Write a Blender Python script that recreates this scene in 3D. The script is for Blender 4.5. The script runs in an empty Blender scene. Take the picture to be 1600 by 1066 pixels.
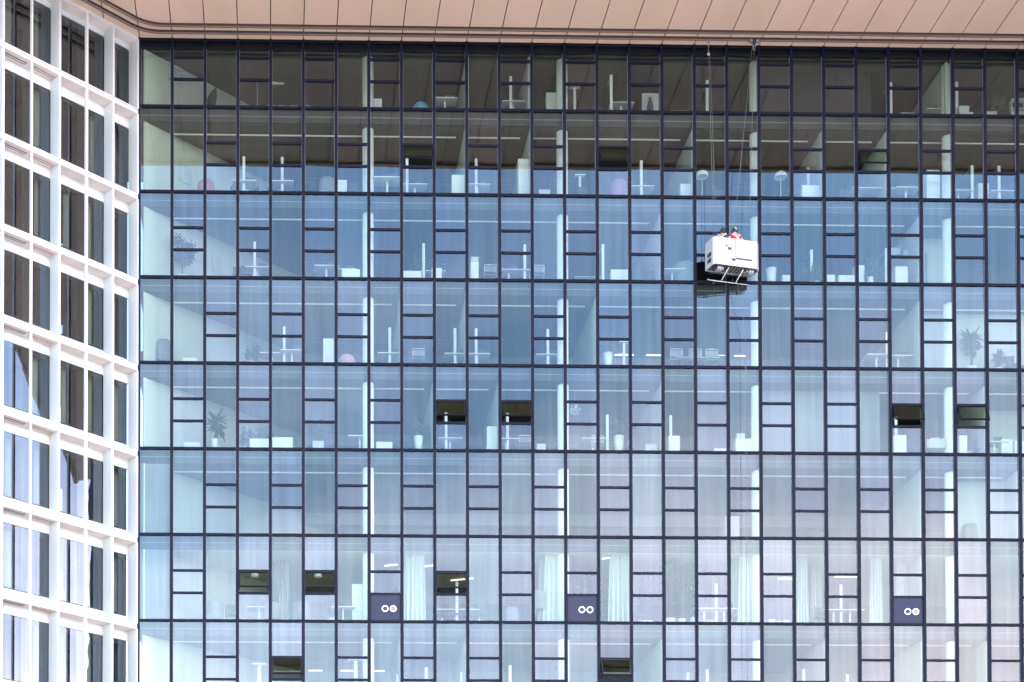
import bpy, math, random
from mathutils import Matrix, Vector
random.seed(7)
R = math.radians
S = bpy.context.scene
COL = S.collection

# ------------------------------------------------------------------ camera
G0 = 41.5                       # height of the first floor line (below the overhang) over the ground
H = 3.548                       # storey height
M = 1.35                        # facade module
ZT = 2.818                      # overhang above that line
CAMP = (5.4504, -72.4037, G0 - 39.908)
YAW, PITCH, ROLL = 0.02233, 0.022967, -0.000111
FPX, PX, PY = 2778.9, -313.8, 1083.9
cam = bpy.data.cameras.new("camera"); camo = bpy.data.objects.new("camera", cam); COL.objects.link(camo)
_f = Vector((math.sin(YAW)*math.cos(PITCH), math.cos(YAW)*math.cos(PITCH), math.sin(PITCH)))
_r0 = Vector((math.cos(YAW), -math.sin(YAW), 0)); _u0 = _r0.cross(_f)
_r = _r0*math.cos(ROLL) + _u0*math.sin(ROLL); _u = -_r0*math.sin(ROLL) + _u0*math.cos(ROLL)
mw = Matrix((_r, _u, -_f)).transposed().to_4x4(); mw.translation = CAMP
camo.matrix_world = mw
cam.sensor_width = 36; cam.lens = 36*FPX/1600
cam.shift_x = -PX/1600; cam.shift_y = PY/1600
cam.clip_start = 0.5; cam.clip_end = 9000
S.camera = camo

def proj(P):
    d = Vector(P) - Vector(CAMP); z = d.dot(_f)
    return 800+PX+FPX*d.dot(_r)/z, 533+PY-FPX*d.dot(_u)/z
def x_at(px, y, z):             # world x of a thing seen at column px of the photograph, y metres behind the glass
    lo, hi = -20.0, 60.0
    for _ in range(40):
        m = (lo+hi)/2
        if proj((m, y, z))[0] < px: lo = m
        else: hi = m
    return (lo+hi)/2

# ------------------------------------------------------------------ sky and sun
SUN_EL, SUN_AZ = R(55), R(38)   # azimuth measured from -Y towards +X
W = bpy.data.worlds.new("World"); S.world = W; W.use_nodes = True
nt = W.node_tree; nt.nodes.clear()
def N(t, ty, **kw):
    n = t.nodes.new(ty)
    for k, v in kw.items(): setattr(n, k, v)
    return n
def L(t, a, b): t.links.new(a, b)
out = N(nt, 'ShaderNodeOutputWorld'); bg = N(nt, 'ShaderNodeBackground'); bg.inputs[1].default_value = 0.15
L(nt, bg.outputs[0], out.inputs[0])
sky = N(nt, 'ShaderNodeTexSky', sky_type='NISHITA'); sky.sun_disc = False
sky.sun_elevation = SUN_EL; sky.sun_rotation = math.pi - SUN_AZ
sky.air_density = 1.2; sky.dust_density = 1.5; sky.ozone_density = 1.5
tc = N(nt, 'ShaderNodeTexCoord'); mp = N(nt, 'ShaderNodeMapping')
mp.inputs['Scale'].default_value = (1, 1, 3.2); L(nt, tc.outputs['Generated'], mp.inputs[0])
no = N(nt, 'ShaderNodeTexNoise'); no.inputs['Scale'].default_value = 3.4; no.inputs['Detail'].default_value = 7
no.inputs['Roughness'].default_value = 0.52; no.inputs['Distortion'].default_value = 0.5
L(nt, mp.outputs[0], no.inputs['Vector'])
cr = N(nt, 'ShaderNodeValToRGB'); cr.color_ramp.elements[0].position = 0.40; cr.color_ramp.elements[1].position = 0.68
L(nt, no.outputs['Fac'], cr.inputs[0])
sep = N(nt, 'ShaderNodeSeparateXYZ'); L(nt, tc.outputs['Generated'], sep.inputs[0])
lo = N(nt, 'ShaderNodeMapRange'); lo.inputs['From Min'].default_value = 0.42; lo.inputs['From Max'].default_value = 0.18
L(nt, sep.outputs['Z'], lo.inputs['Value'])                 # more cloud and haze low over the horizon
ad = N(nt, 'ShaderNodeMath', operation='MULTIPLY_ADD'); ad.inputs[1].default_value = 0.42; L(nt, lo.outputs[0], ad.inputs[0]); 
cw = N(nt, 'ShaderNodeMath', operation='MULTIPLY_ADD'); cw.inputs[1].default_value = 0.5; cw.inputs[2].default_value = 0.38; L(nt, lo.outputs[0], cw.inputs[0])
sc1 = N(nt, 'ShaderNodeMath', operation='MULTIPLY'); L(nt, cw.outputs[0], sc1.inputs[1])
L(nt, cr.outputs[0], sc1.inputs[0]); L(nt, sc1.outputs[0], ad.inputs[2]); ad.use_clamp = True
# cloud colour: white, warmer towards the west (low, to the right of the sun side)
wr = N(nt, 'ShaderNodeMapRange'); wr.inputs['From Min'].default_value = 0.08; wr.inputs['From Max'].default_value = 0.36
L(nt, sep.outputs['X'], wr.inputs['Value'])
wm = N(nt, 'ShaderNodeMath', operation='MULTIPLY'); L(nt, wr.outputs[0], wm.inputs[0]); L(nt, lo.outputs[0], wm.inputs[1])
cc = N(nt, 'ShaderNodeMixRGB'); L(nt, wm.outputs[0], cc.inputs[0])
cc.inputs[1].default_value = (14.8, 16.5, 20.6, 1); cc.inputs[2].default_value = (22, 18.8, 19.6, 1)
sb = N(nt, 'ShaderNodeMixRGB', blend_type='MULTIPLY'); sb.inputs[0].default_value = 1; sb.inputs[2].default_value = (1.25, 1.66, 2.05, 1)
L(nt, sky.outputs[0], sb.inputs[1])
aw = N(nt, 'ShaderNodeMath', operation='MULTIPLY_ADD'); aw.inputs[1].default_value = 0.5; aw.use_clamp = True
L(nt, wm.outputs[0], aw.inputs[0]); L(nt, ad.outputs[0], aw.inputs[2])
mx = N(nt, 'ShaderNodeMixRGB'); L(nt, aw.outputs[0], mx.inputs[0]); L(nt, sb.outputs[0], mx.inputs[1]); L(nt, cc.outputs[0], mx.inputs[2])
hb = N(nt, 'ShaderNodeMapRange'); hb.inputs['From Min'].default_value = 0.34; hb.inputs['From Max'].default_value = 0.0
hb.inputs['To Min'].default_value = 1.0; hb.inputs['To Max'].default_value = 2.1; L(nt, sep.outputs['Z'], hb.inputs['Value'])
hx = N(nt, 'ShaderNodeMapRange'); hx.inputs['From Min'].default_value = 0.45; hx.inputs['From Max'].default_value = 0.9
hx.inputs['To Min'].default_value = 1.0; hx.inputs['To Max'].default_value = 0.85; L(nt, sep.outputs['X'], hx.inputs['Value'])
hb.inputs['To Min'].default_value = 1.6; hb.inputs['To Max'].default_value = 2.9
hm = N(nt, 'ShaderNodeMath', operation='MULTIPLY'); L(nt, hb.outputs[0], hm.inputs[0]); L(nt, hx.outputs[0], hm.inputs[1])
hs = N(nt, 'ShaderNodeVectorMath', operation='SCALE'); L(nt, mx.outputs[0], hs.inputs[0]); L(nt, hm.outputs[0], hs.inputs['Scale'])
L(nt, hs.outputs[0], bg.inputs[0])

sun = bpy.data.lights.new("sun", 'SUN'); sun.energy = 1.6; sun.angle = R(10); sun.color = (1, .93, .84)
so = bpy.data.objects.new("sun", sun); COL.objects.link(so)
sd = Vector((math.sin(SUN_AZ)*math.cos(SUN_EL), -math.cos(SUN_AZ)*math.cos(SUN_EL), math.sin(SUN_EL)))
so.rotation_euler = sd.to_track_quat('Z', 'Y').to_euler(); so.location = (60, -120, 120)

S.view_settings.view_transform = 'Standard'; S.view_settings.look = 'None'
S.view_settings.exposure = 0.52; S.view_settings.gamma = 1
S.render.engine = 'CYCLES'
try:
    S.cycles.use_denoising = True; S.cycles.max_bounces = 8; S.cycles.diffuse_bounces = 4
    S.cycles.glossy_bounces = 4; S.cycles.transparent_max_bounces = 16; S.cycles.sample_clamp_indirect = 8
    S.cycles.caustics_reflective = False
except Exception: pass

# ------------------------------------------------------------------ materials
MAT = {}
def mat(name, col, rough=.6, metal=0.0, var=.06, scale=3.0, emit=None, bump=0.0, stretch=(1,1,1), spec=.5):
    m = bpy.data.materials.new(name); m.use_nodes = True; t = m.node_tree
    b = t.nodes['Principled BSDF']; b.inputs['Roughness'].default_value = rough; b.inputs['Metallic'].default_value = metal; b.inputs['Specular IOR Level'].default_value = spec
    c = tuple(col)+(1,)
    if var > 0:
        tcn = N(t, 'ShaderNodeTexCoord'); mpn = N(t, 'ShaderNodeMapping'); mpn.inputs['Scale'].default_value = stretch
        L(t, tcn.outputs['Object'], mpn.inputs[0])
        n = N(t, 'ShaderNodeTexNoise'); n.inputs['Scale'].default_value = scale; n.inputs['Detail'].default_value = 5
        L(t, mpn.outputs[0], n.inputs['Vector'])
        mxn = N(t, 'ShaderNodeMixRGB'); L(t, n.outputs['Fac'], mxn.inputs[0])
        mxn.inputs[1].default_value = tuple(max(0, v*(1-2*var)) for v in col)+(1,)
        mxn.inputs[2].default_value = tuple(min(1, v*(1+2*var)) for v in col)+(1,)
        L(t, mxn.outputs[0], b.inputs['Base Color'])
        if bump:
            bn = N(t, 'ShaderNodeBump'); bn.inputs['Strength'].default_value = bump; bn.inputs['Distance'].default_value = .02
            L(t, n.outputs['Fac'], bn.inputs['Height']); L(t, bn.outputs[0], b.inputs['Normal'])
    else: b.inputs['Base Color'].default_value = c
    if emit:
        b.inputs['Emission Color'].default_value = tuple(emit[0])+(1,); b.inputs['Emission Strength'].default_value = emit[1]
    MAT[name] = m; return m
def glass(name, fac, rc, tcx, bump=.02, bs=.55):
    m = bpy.data.materials.new(name); m.use_nodes = True; t = m.node_tree; t.nodes.clear()
    o = N(t, 'ShaderNodeOutputMaterial'); mi = N(t, 'ShaderNodeMixShader'); mi.inputs[0].default_value = fac
    tr = N(t, 'ShaderNodeBsdfTransparent'); tr.inputs[0].default_value = tuple(tcx)+(1,)
    gl = N(t, 'ShaderNodeBsdfGlossy'); gl.inputs['Color'].default_value = tuple(rc)+(1,); gl.inputs['Roughness'].default_value = 0.0
    g = N(t, 'ShaderNodeNewGeometry'); n = N(t, 'ShaderNodeTexNoise'); n.inputs['Scale'].default_value = bs; n.inputs['Detail'].default_value = 1
    L(t, g.outputs['Position'], n.inputs['Vector'])
    b = N(t, 'ShaderNodeBump'); b.inputs['Strength'].default_value = 1; b.inputs['Distance'].default_value = bump
    L(t, n.outputs['Fac'], b.inputs['Height']); L(t, b.outputs[0], gl.inputs['Normal'])
    # thin film of dust and rain streaks, and a small difference from pane to pane
    m2 = N(t, 'ShaderNodeMapping'); m2.inputs['Scale'].default_value = (5.5, 5.5, .22); L(t, g.outputs['Position'], m2.inputs[0])
    n2 = N(t, 'ShaderNodeTexNoise'); n2.inputs['Scale'].default_value = 1.0; n2.inputs['Detail'].default_value = 4; L(t, m2.outputs[0], n2.inputs['Vector'])
    oi = N(t, 'ShaderNodeObjectInfo'); a1 = N(t, 'ShaderNodeMapRange'); a1.inputs['To Min'].default_value = fac*.80; a1.inputs['To Max'].default_value = fac*1.12
    L(t, oi.outputs['Random'], a1.inputs['Value'])
    a2 = N(t, 'ShaderNodeMapRange'); a2.inputs['From Min'].default_value = .3; a2.inputs['From Max'].default_value = .7; a2.inputs['To Min'].default_value = .90; a2.inputs['To Max'].default_value = 1.12
    L(t, n2.outputs['Fac'], a2.inputs['Value'])
    a3 = N(t, 'ShaderNodeMath', operation='MULTIPLY'); L(t, a1.outputs[0], a3.inputs[0]); L(t, a2.outputs[0], a3.inputs[1]); L(t, a3.outputs[0], mi.inputs[0])
    L(t, tr.outputs[0], mi.inputs[1]); L(t, gl.outputs[0], mi.inputs[2]); L(t, mi.outputs[0], o.inputs[0])
    MAT[name] = m; return m

mat('mullion', (.006, .0068, .0155), .5, .0, var=.05, spec=.12)
mat('mullion_dark', (.006, .006, .009), .5, .0, var=.05, spec=.15)
glass('glass_fixed_a', 0.088, (.84, .95, .97), (.68, .74, .66), .004)
glass('glass_fixed_b', 0.083, (.84, .97, .98), (.69, .75, .67), .004)
glass('glass_vent_a', .094, (.87, .94, 1.0), (.68, .73, .69), .004)
glass('glass_vent_b', .088, (.88, .94, 1.0), (.68, .74, .70), .004)
glass('glass_sash', .085, (.74, .92, .72), (.62, .70, .56), .002)
glass('glass_wing', .17, (.76, .86, .97), (.50, .55, .50), .002, .8)
mat('slab', (.30, .30, .29), .8)
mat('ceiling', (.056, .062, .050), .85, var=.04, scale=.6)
mat('ceiling_white', (.50, .51, .49), .8, var=.03)
mat('spandrel', (.022, .026, .03), .6, var=.05)
mat('inner_wall', (.42, .45, .41), .8, var=.03, scale=.8)
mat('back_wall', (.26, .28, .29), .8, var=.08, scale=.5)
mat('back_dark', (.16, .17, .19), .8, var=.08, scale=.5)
mat('carpet', (.10, .10, .11), .95)
mat('white', (.58, .59, .58), .5, var=.02)
mat('trim_white', (.85, .86, .84), .4, var=.01)
mat('column', (.78, .80, .76), .6, var=.03)
mat('lamp_on', (.9, .9, .9), .5, var=0, emit=((1, .97, .92), 1.6))
mat('vent_panel', (.026, .027, .046), .7, .0, spec=.2, var=.05, scale=2)
mat('ring', (.75, .68, .64), .4, .2, var=.03)
mat('vent_hole', (.02, .018, .016), .7, var=.1)
mat('vent_grille', (.20, .16, .12), .7, var=.2, scale=40)
mat('soffit', (.62, .41, .285), .45, .0, var=.05, scale=.5, stretch=(1.4, .3, 1))
mat('soffit_b', (.645, .41, .295), .45, .0, var=.05, scale=.6, stretch=(1.4, .3, 1))
mat('joint', (.05, .025, .02), .8, var=.05)
mat('rail', (.30, .20, .16), .5, .3, var=.06)
mat('wing_white', (.57, .525, .51), .45, var=.05, scale=1.2, stretch=(2.5, 2.5, .5))
mat('wing_reveal', (.54, .54, .50), .5, var=.04, scale=1.6, stretch=(2, 2, .4))  # greener wing white: the light inside the recesses is put into the colour
mat('wing_under', (.72, .59, .53), .5, var=.04)  # wing white with the pinkish bounce light on the undersides put into the colour
mat('wing_gap', (.12, .10, .10), .8, var=.05)
mat('wing_frame', (.035, .033, .034), .5, .2, var=.06)
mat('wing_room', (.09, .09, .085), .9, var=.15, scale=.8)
mat('paving', (.74, .66, .57), .85, var=.08, scale=.2)
mat('other_facade', (.10, .11, .11), .5, var=.15, scale=.4)
mat('cradle_white', (.36, .355, .36), .4, var=.05, scale=2.5)
mat('cradle_dark', (.025, .025, .028), .5, var=.05)
mat('cradle_under', (.075, .06, .05), .6, .3, var=.2, scale=8)
mat('steel', (.45, .44, .43), .35, .8, var=.08, scale=10)
mat('steel_dull', (.30, .26, .24), .5, .6, var=.12, scale=20)
mat('rope', (.20, .19, .19), .6, .5, var=.05)
mat('yellow', (.75, .45, .04), .5, var=.05)
mat('red_cloth', (.62, .035, .02), .8, var=.08, scale=12, bump=.3)
mat('dark_cloth', (.03, .03, .045), .85, var=.1, scale=12, bump=.3)
mat('reflective', (.80, .72, .60), .4, var=.03)
mat('silver_tape', (.70, .72, .76), .4, var=.03)
mat('skin_tone', (.50, .30, .22), .55, var=.05)
mat('hair', (.04, .025, .018), .8, var=.1)
mat('helmet_black', (.02, .02, .022), .35, var=.03)
mat('leaf', (.045, .085, .04), .6, var=.25, scale=6)
mat('leaf_dark', (.03, .05, .035), .6, var=.25, scale=6)
mat('soil', (.05, .035, .025), .95, var=.2, scale=20)
mat('seat_dark', (.035, .04, .055), .8, var=.1)
mat('seat_grey', (.16, .17, .19), .8, var=.1)
mat('pink', (.52, .24, .30), .7, var=.06)
mat('purple', (.24, .10, .22), .8, var=.06)
mat('red', (.36, .08, .08), .7, var=.06)
mat('blue_ball', (.05, .22, .48), .35, var=.05)
mat('cardboard', (.46, .33, .19), .85, var=.1, scale=6)
mat('paper', (.40, .42, .40), .9, var=.05)
mat('print_grey', (.28, .32, .34), .9, var=.5, scale=14)
mat('chrome', (.70, .72, .72), .25, .6, var=.03)
mat('curtain', (.50, .53, .51), .9, var=.03, stretch=(6, 6, .3))
mat('screen_black', (.02, .02, .022), .3, var=.03)

# ------------------------------------------------------------------ mesh helpers
class MB:
    def __init__(s): s.v = []; s.f = []; s.m = []; s.mats = []; s.smooth = []
    def mi(s, m):
        if m not in s.mats: s.mats.append(m)
        return s.mats.index(m)
    def quad(s, a, b, c, d, m):
        n = len(s.v); s.v += [a, b, c, d]; s.f.append((n, n+1, n+2, n+3)); s.m.append(s.mi(m)); s.smooth.append(False)
    def box(s, x0, y0, z0, x1, y1, z1, m, mt=None, mtx=None, ch=0.0):
        if x0 > x1: x0, x1 = x1, x0
        if y0 > y1: y0, y1 = y1, y0
        if z0 > z1: z0, z1 = z1, z0
        n = len(s.v)
        p = [(x0,y0,z0),(x1,y0,z0),(x1,y1,z0),(x0,y1,z0),(x0,y0,z1),(x1,y0,z1),(x1,y1,z1),(x0,y1,z1)]
        if mtx is not None: p = [tuple(mtx @ Vector(q)) for q in p]
        s.v += p
        for k, q in enumerate(((0,3,2,1),(4,5,6,7),(0,1,5,4),(1,2,6,5),(2,3,7,6),(3,0,4,7))):
            s.f.append(tuple(n+i for i in q)); s.m.append(s.mi(mt if (mt and k in mt) else m) if not isinstance(mt, dict) else s.mi(mt.get(k, m))); s.smooth.append(False)
    def tube(s, pts, r, m, n=8, r2=None, cap=True, smooth=True):
        pts = [Vector(p) for p in pts]; rings = []
        K = len(pts)
        for i, p in enumerate(pts):
            t = (pts[min(i+1, K-1)] - pts[max(i-1, 0)]).normalized()
            a = Vector((0, 0, 1)) if abs(t.z) < .9 else Vector((1, 0, 0))
            u = t.cross(a).normalized(); w = t.cross(u).normalized()
            rr = r if r2 is None else r + (r2-r)*i/(K-1)
            if isinstance(r, (list, tuple)): rr = r[i]
            rings.append(len(s.v)); s.v += [tuple(p + (u*math.cos(2*math.pi*j/n) + w*math.sin(2*math.pi*j/n))*rr) for j in range(n)]
        for i in range(K-1):
            for j in range(n):
                k = (j+1) % n
                s.f.append((rings[i]+j, rings[i]+k, rings[i+1]+k, rings[i+1]+j)); s.m.append(s.mi(m)); s.smooth.append(smooth)
        if cap:
            s.f.append(tuple(rings[0]+j for j in reversed(range(n)))); s.m.append(s.mi(m)); s.smooth.append(False)
            s.f.append(tuple(rings[-1]+j for j in range(n))); s.m.append(s.mi(m)); s.smooth.append(False)
    def lathe(s, prof, m, n=16, c=(0, 0, 0)):
        st = []
        for r, z in prof:
            st.append(len(s.v)); s.v += [(c[0]+r*math.cos(2*math.pi*j/n), c[1]+r*math.sin(2*math.pi*j/n), c[2]+z) for j in range(n)]
        for i in range(len(prof)-1):
            for j in range(n):
                k = (j+1) % n
                s.f.append((st[i]+j, st[i]+k, st[i+1]+k, st[i+1]+j)); s.m.append(s.mi(m)); s.smooth.append(True)
    def mesh(s, name):
        me = bpy.data.meshes.new(name); me.from_pydata(s.v, [], s.f)
        for m in s.mats: me.materials.append(MAT[m])
        me.polygons.foreach_set('material_index', s.m); me.polygons.foreach_set('use_smooth', s.smooth)
        me.update(); return me
    def build(s, name, parent=None, loc=(0, 0, 0), rz=0):
        o = bpy.data.objects.new(name, s.mesh(name)); COL.objects.link(o); o.location = loc; o.rotation_euler = (0, 0, rz)
        if parent is not None: o.parent = parent
        return o
def tag(o, label=None, cat=None, group=None, kind=None):
    if label: o['label'] = label
    if cat: o['category'] = cat
    if group: o['group'] = group
    if kind: o['kind'] = kind
    return o
def empty(name, loc=(0, 0, 0), rz=0, parent=None, label=None, cat=None, group=None):
    o = bpy.data.objects.new(name, None); COL.objects.link(o); o.location = loc; o.rotation_euler = (0, 0, rz)
    o.empty_display_size = .2
    if parent is not None: o.parent = parent
    return tag(o, label, cat, group)
def dup(o, loc, rz=0, sc=1.0):
    c = o.copy(); COL.objects.link(c); c.location = loc; c.rotation_euler = (0, 0, rz); c.scale = (sc, sc, sc)
    for ch in list(o.children):
        d = ch.copy(); COL.objects.link(d); d.parent = c
        for g in list(ch.children):
            e = g.copy(); COL.objects.link(e); e.parent = d
    return c

# ------------------------------------------------------------------ ground
mb = MB(); mb.quad((-3000, -3000, 0), (3000, -3000, 0), (3000, 3000, 0), (-3000, 3000, 0), 'paving')
tag(mb.build('ground'), 'pale paved square in front of the offices', 'ground', kind='structure')

# ------------------------------------------------------------------ glass office building
C44, S44 = math.cos(R(44)), math.sin(R(44))
K1 = 31                          # last mullion
NR = 9                           # storeys built with rooms
FT, FB = 1.49, 2.41              # cross bars below each floor line
tower = empty('glass_office_building', (0, 0, G0), label='wide glazed office block with dark mullions and blue reflecting windows', cat='office building')
OPEN = {(2, 8), (2, 14), (2, 22), (5, 9), (5, 11), (5, 23), (5, 25), (7, 3), (7, 5), (7, 9), (8, 4), (8, 14)}
VENT = {(7, 7), (7, 13), (7, 23)}
GY = .07                         # glass plane behind the front of the mullions

def pane(mb, x0, z0, x1, z1, m):
    tx = random.gauss(0, .0016); tz = random.gauss(0, .0012)
    w, h = x1-x0, z1-z0
    mb.quad((x0, GY-tx*w/2-tz*h/2, z0), (x1, GY+tx*w/2-tz*h/2, z0), (x1, GY+tx*w/2+tz*h/2, z1), (x0, GY-tx*w/2+tz*h/2, z1), m)

PART = {  # storey: partitions standing at these mullions
    1: [10.05, 11.95, 24.9], 2: [10, 12, 17, 21, 23], 3: [16, 24], 4: [8, 10, 14, 24], 5: [9, 11, 16, 26], 6: [24, 27], 7: [8, 24], 8: [8, 10, 16, 21, 24, 26], 9: [8, 16, 24]}
for r in range(1, NR+1):
    zf = -H*(r-1)                # floor line of this storey
    top = ZT if r == 1 else zf+H
    zc = top-.42 if r == 1 else top-.60
    st = MB()
    # floor slab and the transom in front of it
    x1 = K1*M
    st.box(0, .28, zf-.40, x1, 11.5, zf-.02, 'slab', mt={1: 'carpet'})
    for k in range(0, K1):
        st.box(k*M+.065, .0, zf-.054, (k+1)*M-.065, .14, zf+.046, 'mullion')
        st.box(k*M+.065, -.018, zf-.012, (k+1)*M-.065, -.002, zf+.012, 'mullion')
    b = st.build('storey', tower)
    # ceiling with slots for air, and the box that hides the slab edge
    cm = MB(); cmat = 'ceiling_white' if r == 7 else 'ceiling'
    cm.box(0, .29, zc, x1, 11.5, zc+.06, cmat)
    if r not in (7,):
        for k in range(1, K1, 2):
            for dy in (4.6, 4.95):
                cm.box(k*M+.2, dy, zc-.02, k*M+1.15, dy+.05, zc+.01, 'back_dark')
    cm.build('ceiling', b)
    sp = MB()
    if r == 1:
        sp.box(0, .20, ZT-.40, x1, .27, ZT-.005, 'mullion_dark')
        for k in range(0, K1):
            sp.box(k*M+.065, .02, ZT-.42, (k+1)*M-.065, .13, ZT-.34, 'mullion_dark')
            sp.box(k*M+.065, .03, ZT-.09, (k+1)*M-.065, .13, ZT-.01, 'mullion_dark')
    else:
        sp.box(0, .20, zc+.08, x1, .27, top+.02, 'spandrel')
        sp.box(0, .17, zc+.02, x1, .26, zc+.075, 'spandrel')
        sp.box(0, .18, zc+.28, x1, .199, zc+.31, 'back_dark')
    sp.build('spandrel', b)
    # white trim rail below the ceiling, between the walls
    if r not in (1, 7):
        tr = MB()
        x = 1.2 if r != 5 else 1.3
        segs = [x] + [p*M for p in PART[r]] + [x1]
        for a, c in zip(segs[:-1], segs[1:]):
            tr.box(a+.05, 1.02, zc-.055, c-.35, 1.07, zc-.012, 'trim_white')
        tr.build('ceiling_trim', b)
    # slanting end wall (runs on from the white wing), back wall, partitions
    w = MB()
    Lw = 9.0
    mtx = Matrix.Rotation(R(44), 4, 'Z')
    w.box(.22, -.06, zf, Lw+4, 0, zc, 'inner_wall', mtx=mtx)
    w.build('end_wall', b)
    if r in (6, 7):
        w = MB(); w.box(.0, .165, zf, M-.02, .195, zc-.003, 'back_dark'); w.build('dark_end_panel', b)  # dark panel added to stand for the unlit interior of the end bay
    w = MB()
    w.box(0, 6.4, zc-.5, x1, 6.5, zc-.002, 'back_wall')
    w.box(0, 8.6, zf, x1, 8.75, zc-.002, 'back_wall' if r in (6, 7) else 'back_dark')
    rnd = random.Random(r)
    for k in range(0, K1, 3):
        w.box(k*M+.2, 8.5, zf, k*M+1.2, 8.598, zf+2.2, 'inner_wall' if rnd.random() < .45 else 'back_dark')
    w.build('back_wall', b)
    if r == 1: w = MB(); w.box(19.12*M, 1.3, zf, 22.8*M, 1.36, zc-.003, 'spandrel'); w.build('dark_room_panel', b)  # dark sheet added in place of an unlit room
    if r == 5: w = MB(); w.box(19.25*M, .95, zf, 22.9*M, 1.0, zc-.003, 'back_dark'); w.build('dark_room_panel', b)  # added dark sheet that keeps the room behind from showing
    for p in PART[r]:
        w = MB(); xx = p*M
        w.box(xx-.05, .30, zf, xx+.05, 5.6, zc-.003, 'inner_wall')
        w.build('partition', b)
    if r in (3, 4, 5, 6):        # the bright lobby walls at the right
        w = MB()
        if r == 3: w.box(24.15*M, 2.2, zf, 25.4*M, 2.35, zc-.004, 'inner_wall'); w.box(24.72*M, 2.14, zf, 24.76*M, 2.19, zf+2.3, 'back_dark')
        if r == 4: w.box(24.1*M, 1.5, zf, 28.4*M, 1.62, zc-.004, 'inner_wall')
        if r == 5: w.box(26.1*M, 3.0, zf, 28.4*M, 3.12, zc-.004, 'inner_wall')
        if r == 6: w.box(25.1*M, 1.6, zf, 28.4*M, 1.7, zc-.004, 'inner_wall')
        w.build('lobby_wall', b)
    # windows: one per bay, in one tall pane or in three
    for k in range(0, K1):
        split = (k % 2 == 1) if r % 2 else (k % 2 == 0)
        if k == 0: split = False
        xa, xb = k*M+.062, (k+1)*M-.062
        zb = zf+.05; zt = top-.06 if r > 1 else ZT-.40
        wn = MB()
        if not split:
            gm = random.choice(['glass_fixed_a', 'glass_fixed_b'])
            pane(wn, xa, zb, xb, zt, gm)
        else:
            gm = random.choice(['glass_vent_a', 'glass_vent_b', 'glass_vent_a'])
            z1, z2 = zf+H-FT, zf+H-FB
            pane(wn, xa, z1+.04, xb, zt, gm)
            for z in (z1, z2):
                wn.box(xa+.004, .015, z-.044, xb-.004, .13, z+.044, 'mullion')
            if (r, k) in VENT:
                wn.box(xa+.002, .035, zb+.004, xb-.002, .12, z2-.052, 'vent_panel')
            else: pane(wn, xa, zb, xb, z2-.04, gm)
            if (r, k) not in OPEN: 
                pane(wn, xa, z2+.04, xb, z1-.04, 'glass_vent_a')
        # slim frame edge
        wn.box(xa-.002, .05, zb, xa+.012, .10, zt, 'seat_grey'); wn.box(xb-.012, .05, zb, xb+.002, .10, zt, 'seat_grey')
        wo = wn.build('window', b)
        if (r, k) in VENT:
            vp = MB(); cz = zf+.52
            for i, cx in enumerate((xa+.59, xa+.92)):
                vp.tube([(cx, .034, cz), (cx, .0, cz)], .135, 'ring', 24)
                vp.tube([(cx, .0, cz), (cx, -.004, cz)], .094, 'vent_hole' if (i == 0 or k == 13) else 'vent_grille', 20)
            vp.build('vent_outlet', b)
        if (r, k) in OPEN:
            th = R(26.5 + (r*7+k*3) % 3)
            sash = MB(); h = z1-z2-.1; w_ = xb-xa-.012
            sash.box(0, -.03, -h, .05, .03, 0, 'mullion_dark'); sash.box(w_-.05, -.03, -h, w_, .03, 0, 'mullion_dark')
            sash.box(.05, -.03, -.05, w_-.05, .03, 0, 'mullion_dark'); sash.box(.05, -.03, -h, w_-.05, .03, -h+.06, 'mullion_dark')
            sash.quad((.05, -.012, -h+.06), (w_-.05, -.012, -h+.06), (w_-.05, -.012, -.05), (.05, -.012, -.05), 'glass_sash')
            so_ = sash.build('open_sash', b, (xa+.006, .0, z1-.052)); so_.rotation_euler = (-th, 0, 0)
            for sx in (xa+.03, xb-.03):      # the two opening stays
                ar = MB(); ar.tube([(sx, .06, z2+.10), (sx, -math.sin(th)*h*.75, z1-.05-math.cos(th)*h*.75)], .012, 'mullion_dark', 6)
                ar.build('stay', b)

# upright mullions, broken at every floor line
for k in range(0, K1+1):
    mu = MB()
    for r in range(1, NR+1):
        zf = -H*(r-1); t = ZT if r == 1 else zf+H
        mu.box(k*M-.058, -.03, zf+.008, k*M+.058, .16, t-.008 if r > 1 else t-.002, 'mullion')
        mu.box(k*M-.018, -.045, zf+.01, k*M+.018, -.0305, t-.01, 'mullion')
    mu.build('mullion', tower)
for k in (7, 13, 19, 25):
    mu = MB(); mu.tube([(k*M, .62, -H*(NR-1)-.3), (k*M, .62, ZT-.2)], .235, 'column', 24); mu.build('column', tower)
# storeys below the picture and the top of the block
lw = MB(); lw.box(0, 0, -G0, K1*M, 11.5, -H*(NR-1)-.41, 'other_facade'); lw.build('base', tower)
rf = MB(); rf.box(0, .17, ZT+.02, K1*M, 11.5, ZT+.5, 'slab'); rf.build('roof', tower)
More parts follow.
